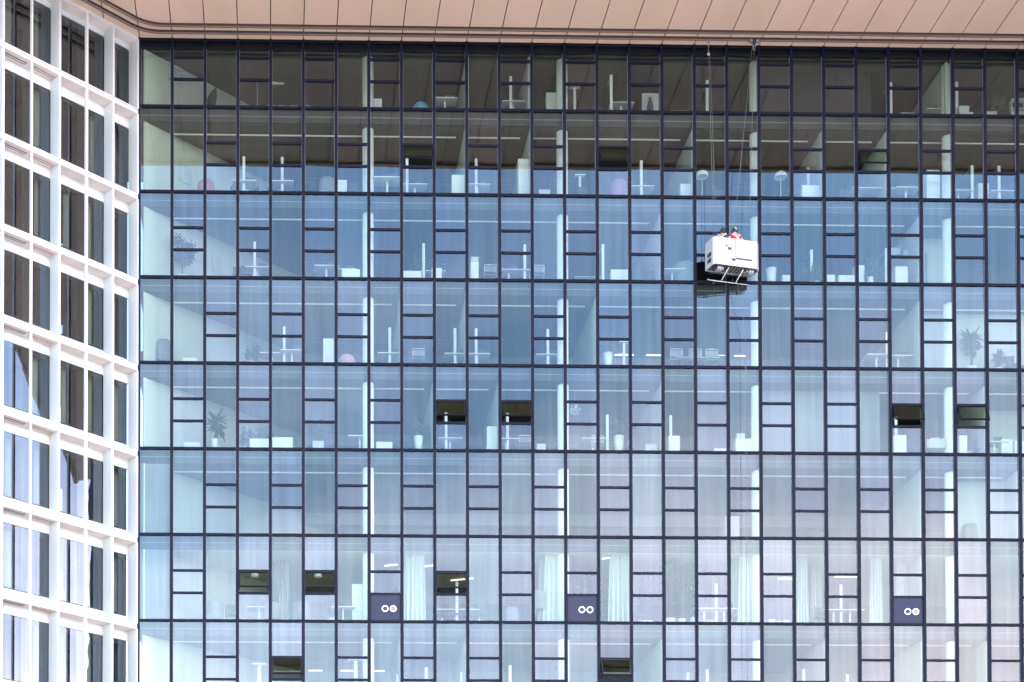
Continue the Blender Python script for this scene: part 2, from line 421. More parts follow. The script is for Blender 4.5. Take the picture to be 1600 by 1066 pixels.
# lit lamps in the ceilings: (storey, photograph column, depth, turn, length)
for r, px, d, rz, ln in [(7, 614, 2.1, 20, .75), (7, 662, 2.3, 25, .95), (7, 722, 4.2, 20, 1.0), (4, 968, 6.0, 0, .6), (4, 978, 6.0, 0, .7), (4, 1022, 6.0, 0, .7), (4, 1125, 6.0, 0, .5), (4, 1156, 6.0, 0, .5),
                         (8, 445, 6.2, 0, .6), (8, 493, 6.2, 0, .6), (8, 542, 6.2, 0, .6), (8, 592, 6.2, 0, .5), (7, 948, .9, 30, .4), (7, 1082, 5.4, 0, .5), (7, 1232, 3.8, 0, .9), (7, 1322, 3.4, 0, 1.0), (7, 1404, 3.2, 0, .6)]:
    zf = -H*(r-1); zc = zf+H-.6
    m_ = MB(); m_.box(-ln/2, -.03, -.04, ln/2, .03, 0, 'lamp_on')
    st_ = [c for c in tower.children if c.name.startswith('storey')][r-1]
    m_.build('ceiling_light', st_, (x_at(px, d, G0+zc), d, zc-.01), R(-rz))

# ------------------------------------------------------------------ overhanging roof with the cradle rails
ov = empty('roof_overhang', (0, 0, G0+ZT), label='wide pinkish panelled roof overhang above the glass front and white wing', cat='roof overhang')
SE = -9.65
XL = -16
pn = MB()
for k in range(-12, K1+9):       # one long panel per module, joints left open between them
    pn.box(k*M+.020, SE, .0, (k+1)*M-.020, -.005, .06, random.choice(['soffit', 'soffit_b']))
pn.build('soffit_panel', ov)
jn = MB(); jn.box(-12*M, SE+.02, .064, (K1+9)*M, 12, .9, 'joint'); jn.build('roof_deck', ov)
fa = MB(); fa.box(-12*M, SE-.25, -.12, (K1+9)*M, SE-.005, 1.1, 'soffit'); fa.build('fascia', ov)
def rail(d, name):
    def wing(t): return (-t*C44+d*S44, -t*S44-d*C44)
    t0 = d*(1-C44)/S44; q = wing(t0)
    pts = [((K1+8)*M, -d)]
    tl = .75
    a = (q[0]+tl, -d); c = wing(t0+tl)
    for i in range(0, 11):
        u = i/10; pts.append(((1-u)**2*a[0]+2*u*(1-u)*q[0]+u*u*c[0], (1-u)**2*a[1]+2*u*(1-u)*q[1]+u*u*c[1]))
    pts.append(wing(10.4))
    m = MB()
    # channel section: web and lips, dark strips painting the shadow lines along it
    for (o0, o1, z0, z1, mt_) in ((-.085, .085, -.022, -.004, 'joint'), (-.06, .06, -.075, -.024, 'rail'), (-.075, -.062, -.085, -.024, 'joint'), (.062, .075, -.085, -.024, 'joint')):
        prev = None
        for i, p in enumerate(pts):
            p = Vector(p); a_ = Vector(pts[max(i-1, 0)]); b_ = Vector(pts[min(i+1, len(pts)-1)]); t = (b_-a_).normalized(); n = Vector((-t.y, t.x))
            s0, s1 = p+n*o0, p+n*o1
            ring = [(s0.x, s0.y, z0), (s1.x, s1.y, z0), (s1.x, s1.y, z1), (s0.x, s0.y, z1)]
            if prev:
                for j in range(4): m.quad(prev[j], prev[(j+1) % 4], ring[(j+1) % 4], ring[j], mt_)
            prev = ring
    m.build(name, ov)
rail(.50, 'rail'); rail(.98, 'rail')

# ------------------------------------------------------------------ white wing
wing = empty('white_office_wing', (0, 0, G0), R(44)+math.pi, label='white panelled office wing with deep set tall windows, angled beside the glass front', cat='office building')
# local axes: +x runs along the wing away from the corner, +y points into the rooms... (turned so that the outside is -y or +y)
# in local space the outside lies at +y
OUT = 1
RD = .56                          # recess depth
ZW = -.238
def wbox(mb, s0, s1, d0, d1, z0, z1, m, mt=None):   # d measured outwards from the wing's front plane (negative: into the building)
    mb.box(s0, d0, z0, s1, d1, z1, m, mt)
bays = [(0, 1), (1, 3), (3, 5), (5, 7), (7, 8)]
NW = 8
LW = 8*M
wl = MB()
# beams at each floor line
for j in range(-1, NW+1):
    z = ZW - H*j if j >= 0 else ZT+.0
    if j >= 0:
        wbox(wl, .06, LW, -RD, 0, z-.15, z-.012, 'wing_white', mt={0: 'wing_under'})
        wbox(wl, .06, LW, -RD, .003, z-.0119, z+.0059, 'wing_gap')
        wbox(wl, .06, LW, -RD, 0, z+.006, z+.07, 'wing_white')
# back panels around the windows
for j in range(0, NW):
    zlo = ZW - H*j; zhi = ZT if j == 0 else zlo+H
    zt = (zlo+H-.55) if j else ZT-.31
    zb = zlo+.44
    wbox(wl, .06, LW, -RD-.12, -RD-.002, zlo+.0705, zb, 'wing_reveal')
    wbox(wl, .06, LW, -RD-.12, -RD-.002, zt, zhi-.1505 if j else zhi-.002, 'wing_reveal')
wbox(wl, .06, LW, -RD-.12, 0, -G0, ZW-H*NW-.15, 'wing_white')
wbox(wl, .06, LW, -RD, 0, ZT-.11, ZT-.002, 'wing_white', mt={0: 'wing_under'})
for e in (1, 3, 5, 7):
    for j in range(0, NW):
        zlo = ZW-H*j+.072; zhi = ZT-.113 if j == 0 else ZW-H*(j-1)-.152
        wbox(wl, e*M+.30, e*M+.306, -RD-.0019, -RD+.001, zlo, zlo+.30, 'wing_gap')
        wbox(wl, e*M-.50, e*M-.494, -RD-.0019, -RD+.001, zhi-.25, zhi, 'wing_gap')
wl.build('wall', wing)
# fins
edges = [0, 1, 3, 5, 7, 8]
for e in edges:
    fn = MB(); x = max(e*M, .055)
    for j in range(0, NW):
        zlo = ZW-H*j+.072; zhi = ZT-.113 if j == 0 else ZW-H*(j-1)-.152
        wbox(fn, x-.046, x+.046, -RD, .012, zlo, zhi, 'wing_white', mt={3: 'wing_reveal', 5: 'wing_reveal'})
        wbox(fn, x-.008, x+.008, .012, .03, zlo, zhi, 'wing_white')
    fn.build('pier', wing)
for e in (2, 4, 6):
    fn = MB(); x = e*M; hw = .034 if e == 4 else .05
    for j in range(0, NW):
        zlo = ZW-H*j+.072; zhi = ZT-.113 if j == 0 else ZW-H*(j-1)-.152
        wbox(fn, x-hw, x+hw, -.10, .012, zlo, zhi, 'wing_white')
    fn.build('fin', wing)
# vent slots below the beams of the second pair
for e in (3, 4):
    for j in range(0, NW-1):
        z = ZW-H*j-.15
        v = MB(); a, b_ = e*M+(.12 if e == 3 else .08), (e+1)*M-.12
        for q in (-.36, -.24): wbox(v, a, b_, q-.008, q+.008, z-.035, z-.001, 'wing_gap' if e == 4 else 'rail')
        wbox(v, a, b_, -.35, -.25, z-.018, z-.001, 'wing_under')
        v.build('vent_slot', wing)
# windows
def wing_window(s0, s1, zb, zt, rnd, border_l, border_r):
    wn = MB(); y = -RD-.03
    fr = .15
    # frame behind the glass
    wbox(wn, s0, s0+border_l, y-.10, y-.03, zb, zt, 'wing_frame'); wbox(wn, s1-border_r, s1, y-.10, y-.03, zb, zt, 'wing_frame')
    wbox(wn, s0+border_l, s1-border_r, y-.10, y-.03, zt-fr-.03, zt, 'wing_frame'); wbox(wn, s0+border_l, s1-border_r, y-.10, y-.03, zb, zb+.10, 'wing_frame')
    wo = wn.build('window', wing)
    p = MB(); t = rnd.gauss(0, .0012); u = rnd.gauss(0, .0012)
    p.quad((s1, y-t-u, zb), (s0, y+t-u, zb), (s0, y+t+u, zt), (s1, y-t+u, zt), 'glass_wing'); p.build('pane', wo)
    sl = MB(); wbox(sl, s0, s1, y-.02, y+.026, zb-.002, zb+.035, 'wing_frame'); sl.build('sill', wo)
    return wo
rnd = random.Random(3)
for j in range(0, NW):
    zlo = ZW-H*j; zt = (zlo+H-.55) if j else ZT-.31; zb = zlo+.44
    for (a, b_) in bays:
        for s in range(a, b_):
            s0 = s*M+(.057 if s == a else .0); s1 = (s+1)*M-(.057 if s+1 == b_ else .0)
            if s == 0: s0 = .12
            # neighbour side inside a pair gets the wide dark panel
            bl = .18 if s == a else .03; br = .15 if s+1 == b_ else .38
            wo = wing_window(s0, s1, zb, zt, rnd, bl, br)
            if rnd.random() < .55:
                cu = MB(); x0 = s0+.2+rnd.random()*.2; wd = .2+.25*rnd.random(); n = 14
                for i in range(n):
                    u0, u1 = i/n, (i+1)/n
                    f0, f1 = .03*math.sin(i*1.9), .03*math.sin((i+1)*1.9)
                    cu.quad((x0+wd*u0, -RD-.35+f0, zb-.2), (x0+wd*u1, -RD-.35+f1, zb-.2), (x0+wd*u1, -RD-.35+f1, zt-.02), (x0+wd*u0, -RD-.35+f0, zt-.02), 'inner_wall')
                cu.build('inner_curtain', wo)
# rooms behind: floors, back wall, cross walls
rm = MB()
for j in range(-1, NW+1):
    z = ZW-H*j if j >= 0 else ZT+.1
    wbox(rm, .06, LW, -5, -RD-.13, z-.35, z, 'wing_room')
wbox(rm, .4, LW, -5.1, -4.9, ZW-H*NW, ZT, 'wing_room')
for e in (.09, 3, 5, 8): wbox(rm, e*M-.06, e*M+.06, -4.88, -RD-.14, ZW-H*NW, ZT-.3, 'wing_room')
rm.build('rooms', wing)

# ------------------------------------------------------------------ the block that closes the far end, facing the white wing
fb = empty('far_office_wing', ((K1+.2)*M+4.5, 0, G0), label='dark fronted office wing closing the far end of the glass front', cat='office building')
b_ = MB(); b_.box(0, -7.9, -G0, 10, 12, ZT-.01, 'other_facade')
for j in range(-1, 9): b_.box(-.06, -7.9, -H*j-.55, -.003, 11.9, -H*j-.2, 'wing_room')
b_.build('wall', fb)
w = MB()
for j in range(0, 9):
    for i in range(5): w.box(-.04, -7.6+i*1.4, -H*j-H+.1, -.004, -7.6+i*1.4+1.2, -H*j-.7, 'seat_grey')
tag(w.build('window_band', fb))

# ================================================================== things in the rooms
ORD = ['', 'first', 'second', 'third', 'fourth', 'fifth', 'sixth', 'seventh', 'eighth', 'ninth', 'tenth', 'eleventh', 'twelfth', 'thirteenth', 'fourteenth',
       'fifteenth', 'sixteenth', 'seventeenth', 'eighteenth', 'nineteenth', 'twentieth', 'twenty-first', 'twenty-second', 'twenty-third', 'twenty-fourth', 'twenty-fifth', 'twenty-sixth', 'twenty-seventh', 'twenty-eighth', 'twenty-ninth']
def part(root, name, fill, rz=0, loc=(0, 0, 0)):
    m = MB(); fill(m); return m.build(name, root, loc, rz)
def P_lamp():
    t = empty('floor_lamp')
    part(t, 'base', lambda m: m.box(-.16, -.16, 0, .16, .16, .02, 'white'))
    part(t, 'post', lambda m: m.box(-.055, -.035, .02, .055, .035, 1.84, 'white'))
    part(t, 'lamp_head', lambda m: (m.box(-.05, .036, 1.78, .05, .75, 1.82, 'back_dark'),))
    return t
def P_lamp_short():
    t = empty('floor_lamp')
    part(t, 'base', lambda m: m.box(-.16, -.16, 0, .16, .16, .02, 'white'))
    part(t, 'post', lambda m: m.box(-.05, -.035, .02, .05, .035, 1.45, 'white'))
    part(t, 'lamp_head', lambda m: m.box(-.22, -.12, 1.46, .22, .12, 1.50, 'white'))
    return t
def P_desk():
    t = empty('desk')
    part(t, 'desk_top', lambda m: m.box(-.50, -.35, .72, .50, .35, .75, 'white'))
    part(t, 'leg', lambda m: m.box(-.035, -.04, .04, .035, .04, .719, 'white'))
    part(t, 'foot', lambda m: m.box(-.30, -.05, 0, .30, .05, .039, 'white'))
    part(t, 'screen', lambda m: (m.box(.02, .08, .86, .40, .11, 1.08, 'seat_dark'), m.box(.19, .11, .751, .23, .14, .90, 'seat_dark')))
    return t
def P_table():
    t = empty('meeting_table')
    part(t, 'table_top', lambda m: m.box(-.95, -.45, .72, .95, .45, .75, 'white'))
    for sx in (-.55, .55): part(t, 'leg', lambda m: (m.tube([(sx, 0, .02), (sx, 0, .719)], .035, 'white', 10), m.lathe([(.22, 0), (.22, .02), (.04, .05)], 'white', 14, (sx, 0, 0))))
    return t
def P_chair():
    t = empty('office_chair')
    part(t, 'seat', lambda m: m.box(-.23, -.23, .44, .23, .23, .50, 'seat_dark'))
    def bk(m):
        for i in range(6):
            a0, a1 = -.9+i*.3, -.6+i*.3
            p = lambda a, z, r=.25: (r*math.sin(a), .02+r*math.cos(a), z)
            m.quad(p(a0, .55), p(a1, .55), p(a1, .98), p(a0, .98), 'seat_dark'); m.quad(p(a0, .55, .28), p(a0, .98, .28), p(a1, .98, .28), p(a1, .55, .28), 'seat_dark')
            m.quad(p(a0, .98), p(a1, .98), p(a1, .98, .28), p(a0, .98, .28), 'seat_dark')
    part(t, 'backrest', bk)
    part(t, 'stem', lambda m: m.tube([(0, 0, .08), (0, 0, .44)], .03, 'chrome', 10))
    def ft(m):
        for i in range(5):
            a = i*2*math.pi/5; m.tube([(0, 0, .09), (.27*math.cos(a), .27*math.sin(a), .05)], .018, 'chrome', 6)
    part(t, 'star_foot', ft)
    return t
def P_frame_chair():
    t = empty('cantilever_chair')
    def fr(m):
        for sx in (-.24, .24): m.tube([(sx, -.22, .02), (sx, .22, .02), (sx, .24, .45), (sx, -.2, .46), (sx, -.26, .86)], .016, 'chrome', 8)
        m.tube([(-.24, -.26, .86), (.24, -.26, .86)], .016, 'chrome', 8); m.tube([(-.24, .22, .02), (.24, .22, .02)], .016, 'chrome', 8)
    part(t, 'chair_frame', fr)
    part(t, 'seat', lambda m: m.box(-.22, -.2, .455, .22, .22, .485, 'seat_grey'))
    part(t, 'backrest', lambda m: m.box(-.22, -.27, .56, .22, -.245, .80, 'seat_grey'))
    return t
def P_stool():
    t = empty('bar_stool')
    part(t, 'seat', lambda m: m.box(-.18, -.16, .76, .18, .16, .80, 'white'))
    for sx in (-1, 1):
        for sy in (-1, 1): part(t, 'leg', lambda m: m.tube([(sx*.13, sy*.12, .76), (sx*.19, sy*.17, 0)], .014, 'white', 6))
    return t
def P_cabinet(w=.55, h=1.05, d=.42, mt='white', name='cabinet'):
    t = empty(name)
    part(t, 'carcass', lambda m: m.box(-w/2, -d/2, 0, w/2, d/2, h, mt))
    n = max(1, int(h/.36))
    for i in range(n): part(t, 'drawer', lambda m: m.box(-w/2+.015, -d/2-.014, .03+i*(h-.04)/n, w/2-.015, -d/2-.001, (i+1)*(h-.04)/n, mt))
    return t
def P_planter():
    t = empty('planter')
    part(t, 'pot', lambda m: m.lathe([(.0, 0), (.13, 0), (.19, .72), (.165, .72), (.15, .60), (0, .60)], 'white', 20))
    part(t, 'soil', lambda m: m.lathe([(.148, .602), (0, .62)], 'soil', 16))
    return t
def blades(m, c, n, ln, rnd, mt, spread=1.0, wdt=.045):
    for i in range(n):
        a = rnd.random()*6.283; e = rnd.uniform(.1, 1.25)*spread; l = ln*rnd.uniform(.6, 1.1); pr = None
        for j in range(6):
            u = j/5; rr = l*u*math.cos(1.35-e)+.02; z = c[2]+l*(u*math.sin(1.35-e) - .55*u*u*e)
            w = wdt*(1-u)**.6*(.4+1.2*min(1, u*3))+.003
            x, y = c[0]+rr*math.cos(a), c[1]+rr*math.sin(a); dx, dy = -math.sin(a)*w, math.cos(a)*w
            q = ((x-dx, y-dy, z), (x+dx, y+dy, z))
            if pr: m.quad(pr[0], pr[1], q[1], q[0], mt)
            pr = q
def P_palm(h=1.25, ln=.6):
    t = empty('potted_palm'); rnd = random.Random(int(h*100))
    part(t, 'pot', lambda m: m.lathe([(0, 0), (.15, 0), (.19, .38), (.165, .38), (.155, .33), (0, .33)], 'white', 18))
    part(t, 'trunk', lambda m: (m.tube([(0, 0, .3), (.02, .01, h*.6), (0, 0, h)], .025, 'soil', 7), m.tube([(.03, 0, .3), (.10, .03, h*.72)], .018, 'soil', 7)))
    def fo(m):
        blades(m, (0, 0, h), 46, ln, rnd, 'leaf'); blades(m, (.10, .03, h*.72), 34, ln*.9, rnd, 'leaf_dark'); blades(m, (-.02, 0, h*.88), 26, ln*.8, rnd, 'leaf_dark')
    part(t, 'foliage', fo)
    return t
def P_bush(h=1.7, r=.5, pot=True, name='potted_shrub', seed=1, lf=1.0, nl=46):
    t = empty(name); rnd = random.Random(seed)
    if pot: part(t, 'pot', lambda m: m.lathe([(0, 0), (.18, 0), (.22, .4), (.19, .4), (.18, .35), (0, .35)], 'white', 18))
    part(t, 'stem', lambda m: (m.tube([(0, 0, .3 if pot else 0), (0, 0, h*.7)], .022, 'soil', 6), m.tube([(0, 0, h*.45), (r*.5, 0, h*.8)], .012, 'soil', 5), m.tube([(0, 0, h*.5), (-r*.5, .1, h*.75)], .012, 'soil', 5)))
    def fo(m):
        cl = [(rnd.uniform(-r, r)*.7, rnd.uniform(-r, r)*.7, h*rnd.uniform(.48, .98), rnd.uniform(.18, .34)*r/.5) for _ in range(15)]
        for cx, cy, cz, cr_ in cl:
            for _ in range(nl):
                v = Vector((rnd.gauss(0, 1), rnd.gauss(0, 1), rnd.gauss(0, 1))).normalized()*cr_*rnd.uniform(.3, 1)
                p = Vector((cx, cy, cz))+v; a = Vector((rnd.gauss(0, 1), rnd.gauss(0, 1), rnd.gauss(0, .6))).normalized(); b = a.cross(Vector((rnd.gauss(0, 1), rnd.gauss(0, 1), rnd.gauss(0, 1)))).normalized()
                l, w = rnd.uniform(.05, .09)*lf, rnd.uniform(.02, .035)*lf
                m.quad(tuple(p-a*l), tuple(p-b*w), tuple(p+a*l), tuple(p+b*w), rnd.choice(['leaf', 'leaf', 'leaf_dark']))
    part(t, 'foliage', fo)
    return t
def P_tree():
    t = empty('indoor_tree'); rnd = random.Random(12)
    part(t, 'pot', lambda m: m.lathe([(0, 0), (.2, 0), (.25, .42), (.22, .42), (.2, .37), (0, .37)], 'white', 18))
    tops = [(0, 0, 2.35), (.22, .05, 1.9), (-.24, -.04, 1.65), (.12, -.1, 1.3), (-.1, .1, 2.05)]
    part(t, 'trunk', lambda m: [m.tube([(0, 0, .35), (c[0]*.4, c[1]*.4, c[2]*.6), c], .022, 'soil', 6) for c in tops])
    def fo(m):
        for c in tops: blades(m, c, 26, .62, rnd, rnd.choice(['leaf', 'leaf_dark']), 1.0, .055)
    part(t, 'foliage', fo)
    return t
def P_mushroom():
    t = empty('dome_lamp')
    part(t, 'base', lambda m: m.lathe([(0, 0), (.15, 0), (.15, .02), (.02, .035)], 'white', 18))
    part(t, 'post', lambda m: m.tube([(0, 0, .02), (0, 0, 1.18)], .016, 'white', 8))
    part(t, 'lamp_shade', lambda m: m.lathe([(.24, 1.12), (.235, 1.20), (.19, 1.29), (.10, 1.35), (.001, 1.37)], 'white', 24))
    return t
def P_pendant(style):
    t = empty('pendant_lamp')
    part(t, 'cord', lambda m: m.tube([(0, 0, -.02), (0, 0, -.55)], .006, 'white', 5))
    if style == 'spark':
        def sp(m):
            rnd = random.Random(2)
            for _ in range(85):
                v = Vector((rnd.gauss(0, 1), rnd.gauss(0, 1), rnd.gauss(0, 1))).normalized(); c = v*.24; c.z -= .80
                m.tube([tuple(Vector((0, 0, -.8))+v*.03), tuple(c)], .0035, 'chrome', 3, cap=False)
                a = v.cross(Vector((.3, .5, .8))).normalized()*.022; b = v.cross(a).normalized()*.022
                m.quad(tuple(c-a-b), tuple(c+a-b), tuple(c+a+b), tuple(c-a+b), 'white')
        part(t, 'lamp_shade', sp)
    else:
        part(t, 'lamp_shade', lambda m: m.lathe([(.16, -.86), (.17, -.80), (.13, -.68), (.04, -.57), (.012, -.55)], 'white', 18))
        part(t, 'bulb', lambda m: m.lathe([(.001, -.88), (.04, -.86), (.05, -.82), (.02, -.76)], 'white', 10))
    return t
def P_curtain(w0=.42, w1=.62, h=3.1):
    t = empty('curtain')
    def cu(m):
        n = 44
        def P(i, z):
            u = i/n-.5; f = (z/h); ww = w1+(w0-w1)*f
            return (u*ww + (1-f)*.04*math.sin(i*.7), .05*math.sin(i*1.35)+.02*math.sin(i*.5+z), z)
        for i in range(n):
            for j in range(5): m.quad(P(i, j*h/5+.02*(j == 0)), P(i+1, j*h/5+.02*(j == 0)), P(i+1, (j+1)*h/5), P(i, (j+1)*h/5), 'curtain')
        m.smooth = [True]*len(m.smooth)
    part(t, 'cloth', cu)
    part(t, 'heading_tape', lambda m: m.box(-w0/2-.02, -.07, h-.03, w0/2+.02, .07, h+.03, 'curtain'))
    return t
def P_armchair(mt):
    t = empty('armchair')
    part(t, 'seat', lambda m: m.box(-.30, -.30, .22, .30, .30, .44, mt))
    part(t, 'backrest', lambda m: m.lathe([(.36, .25), (.38, .6), (.34, .95), (.28, 1.02), (.24, .95), (.28, .6), (.27, .44)], mt, 14, (0, .03, 0)))
    for sx in (-.2, .2):
        for sy in (-.2, .2): part(t, 'leg', lambda m: m.tube([(sx, sy, 0), (sx, sy, .25)], .018, 'chrome', 6))
    return t
def P_box(w, h, mt, name, d=.35):
    t = empty(name)
    part(t, 'box_body', lambda m: m.box(-w/2, -d/2, 0, w/2, d/2, h*.86, mt))
    part(t, 'lid', lambda m: m.box(-w/2-.008, -d/2-.008, h*.861, w/2+.008, d/2+.008, h, mt))
    return t
def P_poster(w, h, n=5):
    t = empty('wall_poster')
    part(t, 'paper', lambda m: m.box(-w/2, -.006, 0, w/2, 0, h, 'paper'))
    rnd = random.Random(int(w*100))
    def pr(m):
        for i in range(n):
            for j in range(n):
                if rnd.random() < .7: m.box(-w/2+.03+i*(w-.05)/n, -.010, .03+j*(h-.05)/n, -w/2+.03+(i+.55+.3*rnd.random())*(w-.05)/n, -.0065, .03+(j+.5)*(h-.05)/n, 'print_grey')
    part(t, 'print', pr)
    return t
def P_flip():
    t = empty('leaf_screen')
    def lf(m):
        pts = [(-.20, 0), (-.27, .35), (-.2, .8), (.0, 1.15), (.22, 1.35), (.24, .9), (.16, .4), (.02, .05)]
        n = len(pts)
        for y, rv in ((-.012, 0), (.012, 1)):
            k = len(m.v); m.v += [(x, y, z) for x, z in pts]; f = tuple(range(k, k+n)); m.f.append(f if rv else tuple(reversed(f))); m.m.append(m.mi('screen_black')); m.smooth.append(False)
        for i in range(n):
            a, b = pts[i], pts[(i+1) % n]; m.quad((a[0], -.012, a[1]), (b[0], -.012, b[1]), (b[0], .012, b[1]), (a[0], .012, a[1]), 'screen_black')
    part(t, 'screen', lf, loc=(0, 0, .35))
    part(t, 'stand', lambda m: (m.lathe([(.0, 0), (.26, 0), (.2, .05), (.03, .08)], 'screen_black', 14), m.tube([(0, 0, .05), (0, 0, .4)], .025, 'screen_black', 8)))
    return t
def P_ball(mt):
    t = empty('exercise_ball')
    part(t, 'ball', lambda m: m.lathe([(.325*math.sin(a*math.pi/16)+.001, .325-.325*math.cos(a*math.pi/16)) for a in range(17)], mt, 24))
    part(t, 'valve', lambda m: m.tube([(0, -.32, .325), (0, -.33, .325)], .012, 'white', 6))
    return t
def P_picture():
    t = empty('framed_picture')
    part(t, 'frame', lambda m: (m.box(-.24, -.02, 0, -.20, .02, .5, 'pink'), m.box(.20, -.02, 0, .24, .02, .5, 'pink'), m.box(-.2, -.02, 0, .2, .02, .04, 'pink'), m.box(-.2, -.02, .46, .2, .02, .5, 'pink')))
    part(t, 'picture', lambda m: m.box(-.2, -.008, .04, .2, .008, .46, 'paper'))
    return t
def P_board():
    t = empty('display_board')
    part(t, 'board', lambda m: m.box(-.35, -.02, .3, .35, .02, 1.25, 'paper'))
    part(t, 'dark_silhouette', lambda m: m.lathe([(.12, .3), (.14, .6), (.09, .85), (.05, .9), (.06, 1.02), (.001, 1.08)], 'seat_dark', 12, (-.02, -.10, 0)))
    for sx in (-.3, .3): part(t, 'leg', lambda m: m.tube([(sx, 0, 0), (sx, 0, .3)], .015, 'chrome', 6))
    return t
def P_files():
    t = empty('folder_stack'); rnd = random.Random(4); x = -.36
    while x < .3:
        w = rnd.uniform(.06, .10); h = rnd.uniform(.3, .36)
        part(t, 'folder', lambda m: m.box(x, -.14, 0, x+w-.006, .14, h, rnd.choice(['paper', 'white', 'paper', 'pink']))); x += w
    return t
def P_drawing_lamp():
    t = empty('arc_lamp')
    part(t, 'base', lambda m: m.lathe([(0, 0), (.18, 0), (.16, .03), (.02, .05)], 'white', 16))
    part(t, 'arm', lambda m: m.tube([(0, 0, .03), (0, 0, 1.75), (.4, 0, 1.74), (1.0, 0, 1.66)], .018, 'white', 7))
    part(t, 'lamp_head', lambda m: m.box(.62, -.05, 1.62, 1.12, .05, 1.66, 'white'))
    return t
def P_shelf():
    t = empty('shelf_unit')
    for sx in (-.3, .3): part(t, 'side_panel', lambda m: m.box(sx-.012, -.15, 0, sx+.012, .15, 1.2, 'white'))
    for z in (.05, .42, .8, 1.19): part(t, 'shelf', lambda m: m.box(-.287, -.15, z, .287, .15, z+.02, 'white'))
    part(t, 'shelf_files', lambda m: [m.box(-.26+i*.1, -.12, .441, -.18+i*.1, .1, .441+.24+.02*(i % 3), ['paper', 'print_grey', 'paper'][i % 3]) for i in range(5)])
    return t

PROTO = {
 'lamp': (P_lamp, 'white post lamp', 'floor lamp', 'post lamps beside the desks'),
 'lamps': (P_lamp_short, 'short white lamp with flat head', 'floor lamp', 'short lamps with flat heads'),
 'desk': (P_desk, 'white pedestal desk', 'desk', 'desks along the glass front'),
 'table': (P_table, 'long white table', 'table', 'long white tables'),
 'chair': (P_chair, 'dark swivel chair', 'office chair', 'dark swivel chairs'),
 'fchair': (P_frame_chair, 'chair with bright tube frame', 'chair', 'tube frame chairs'),
 'stool': (P_stool, 'pale four legged stool', 'stool', 'stools in the top storey'),
 'cab': (lambda: P_cabinet(.55, 1.0), 'white chest of drawers', 'cabinet', 'white cabinets'),
 'tall': (lambda: P_cabinet(.46, 1.35), 'tall white cabinet', 'cabinet', 'tall white cabinets'),
 'wide': (lambda: P_cabinet(.82, .78), 'wide low white cabinet', 'cabinet', 'wide white cabinets'),
 'low': (lambda: P_cabinet(.75, .55), 'low white chest', 'cabinet', 'low white chests'),
 'planter': (P_planter, 'tapering white planter', 'planter', 'white planters'),
 'palm': (lambda: P_palm(1.3, .62), 'spiky potted palm', 'potted plant', 'spiky potted palms'),
 'palms': (lambda: P_palm(.85, .42), 'small spiky potted palm', 'potted plant', 'small potted palms'),
 'bush': (lambda: P_bush(1.75, .52, seed=3, lf=1.4, nl=44), 'dense leafy potted shrub', 'potted plant', 'leafy potted shrubs'),
 'bushs': (lambda: P_bush(1.1, .32, seed=5), 'small leafy potted shrub', 'potted plant', 'small potted shrubs'),
 'tree': (P_tree, 'tall spreading indoor tree', 'indoor tree', 'indoor trees in the winter garden'),
 'mush': (P_mushroom, 'white dome shaded lamp', 'floor lamp', 'dome shaded lamps'),
 'spark': (lambda: P_pendant('spark'), 'sparkling ball pendant lamp', 'pendant lamp', None),
 'pend': (lambda: P_pendant('bell'), 'white bell pendant lamp', 'pendant lamp', 'bell pendant lamps'),
 'curtain': (P_curtain, 'pleated pale curtain', 'curtain', 'pleated curtains'),
 'curtainw': (lambda: P_curtain(.85, 1.05), 'broad pleated pale curtain', 'curtain', 'broad pleated curtains'),
 'arm_p': (lambda: P_armchair('purple'), 'purple upholstered armchair', 'armchair', None),
 'arm_r': (lambda: P_armchair('red'), 'red upholstered armchair', 'armchair', None),
 'arm_d': (lambda: P_armchair('seat_grey'), 'grey rounded armchair', 'armchair', 'grey armchairs'),
 'ballb': (lambda: P_ball('blue_ball'), 'blue exercise ball', 'exercise ball', None),
 'ballp': (lambda: P_ball('pink'), 'pink exercise ball', 'exercise ball', None),
 'box': (lambda: P_box(.75, .34, 'cardboard', 'cardboard_box'), 'brown cardboard box', 'box', 'brown boxes in the top storey'),
 'wbox': (lambda: P_box(.42, .30, 'paper', 'paper_box'), 'white paper box', 'box', 'white paper boxes'),
 'poster': (lambda: P_poster(.8, .9), 'printed wall poster', 'poster', 'posters on the slanting walls'),
 'flip': (P_flip, 'black leaf shaped screen', 'screen', 'black leaf shaped screens'),
 'pic': (P_picture, 'pink framed picture', 'picture', 'pink framed pictures'),
 'board': (P_board, 'pale display board with dark figure', 'display board', None),
 'files': (P_files, 'row of pale folders', 'folders', 'rows of folders'),
 'arc': (P_drawing_lamp, 'bent arm lamp', 'floor lamp', None),
 'shelf': (P_shelf, 'open white shelf unit', 'shelf', 'open shelf units'),
}
made = {}; used = set()
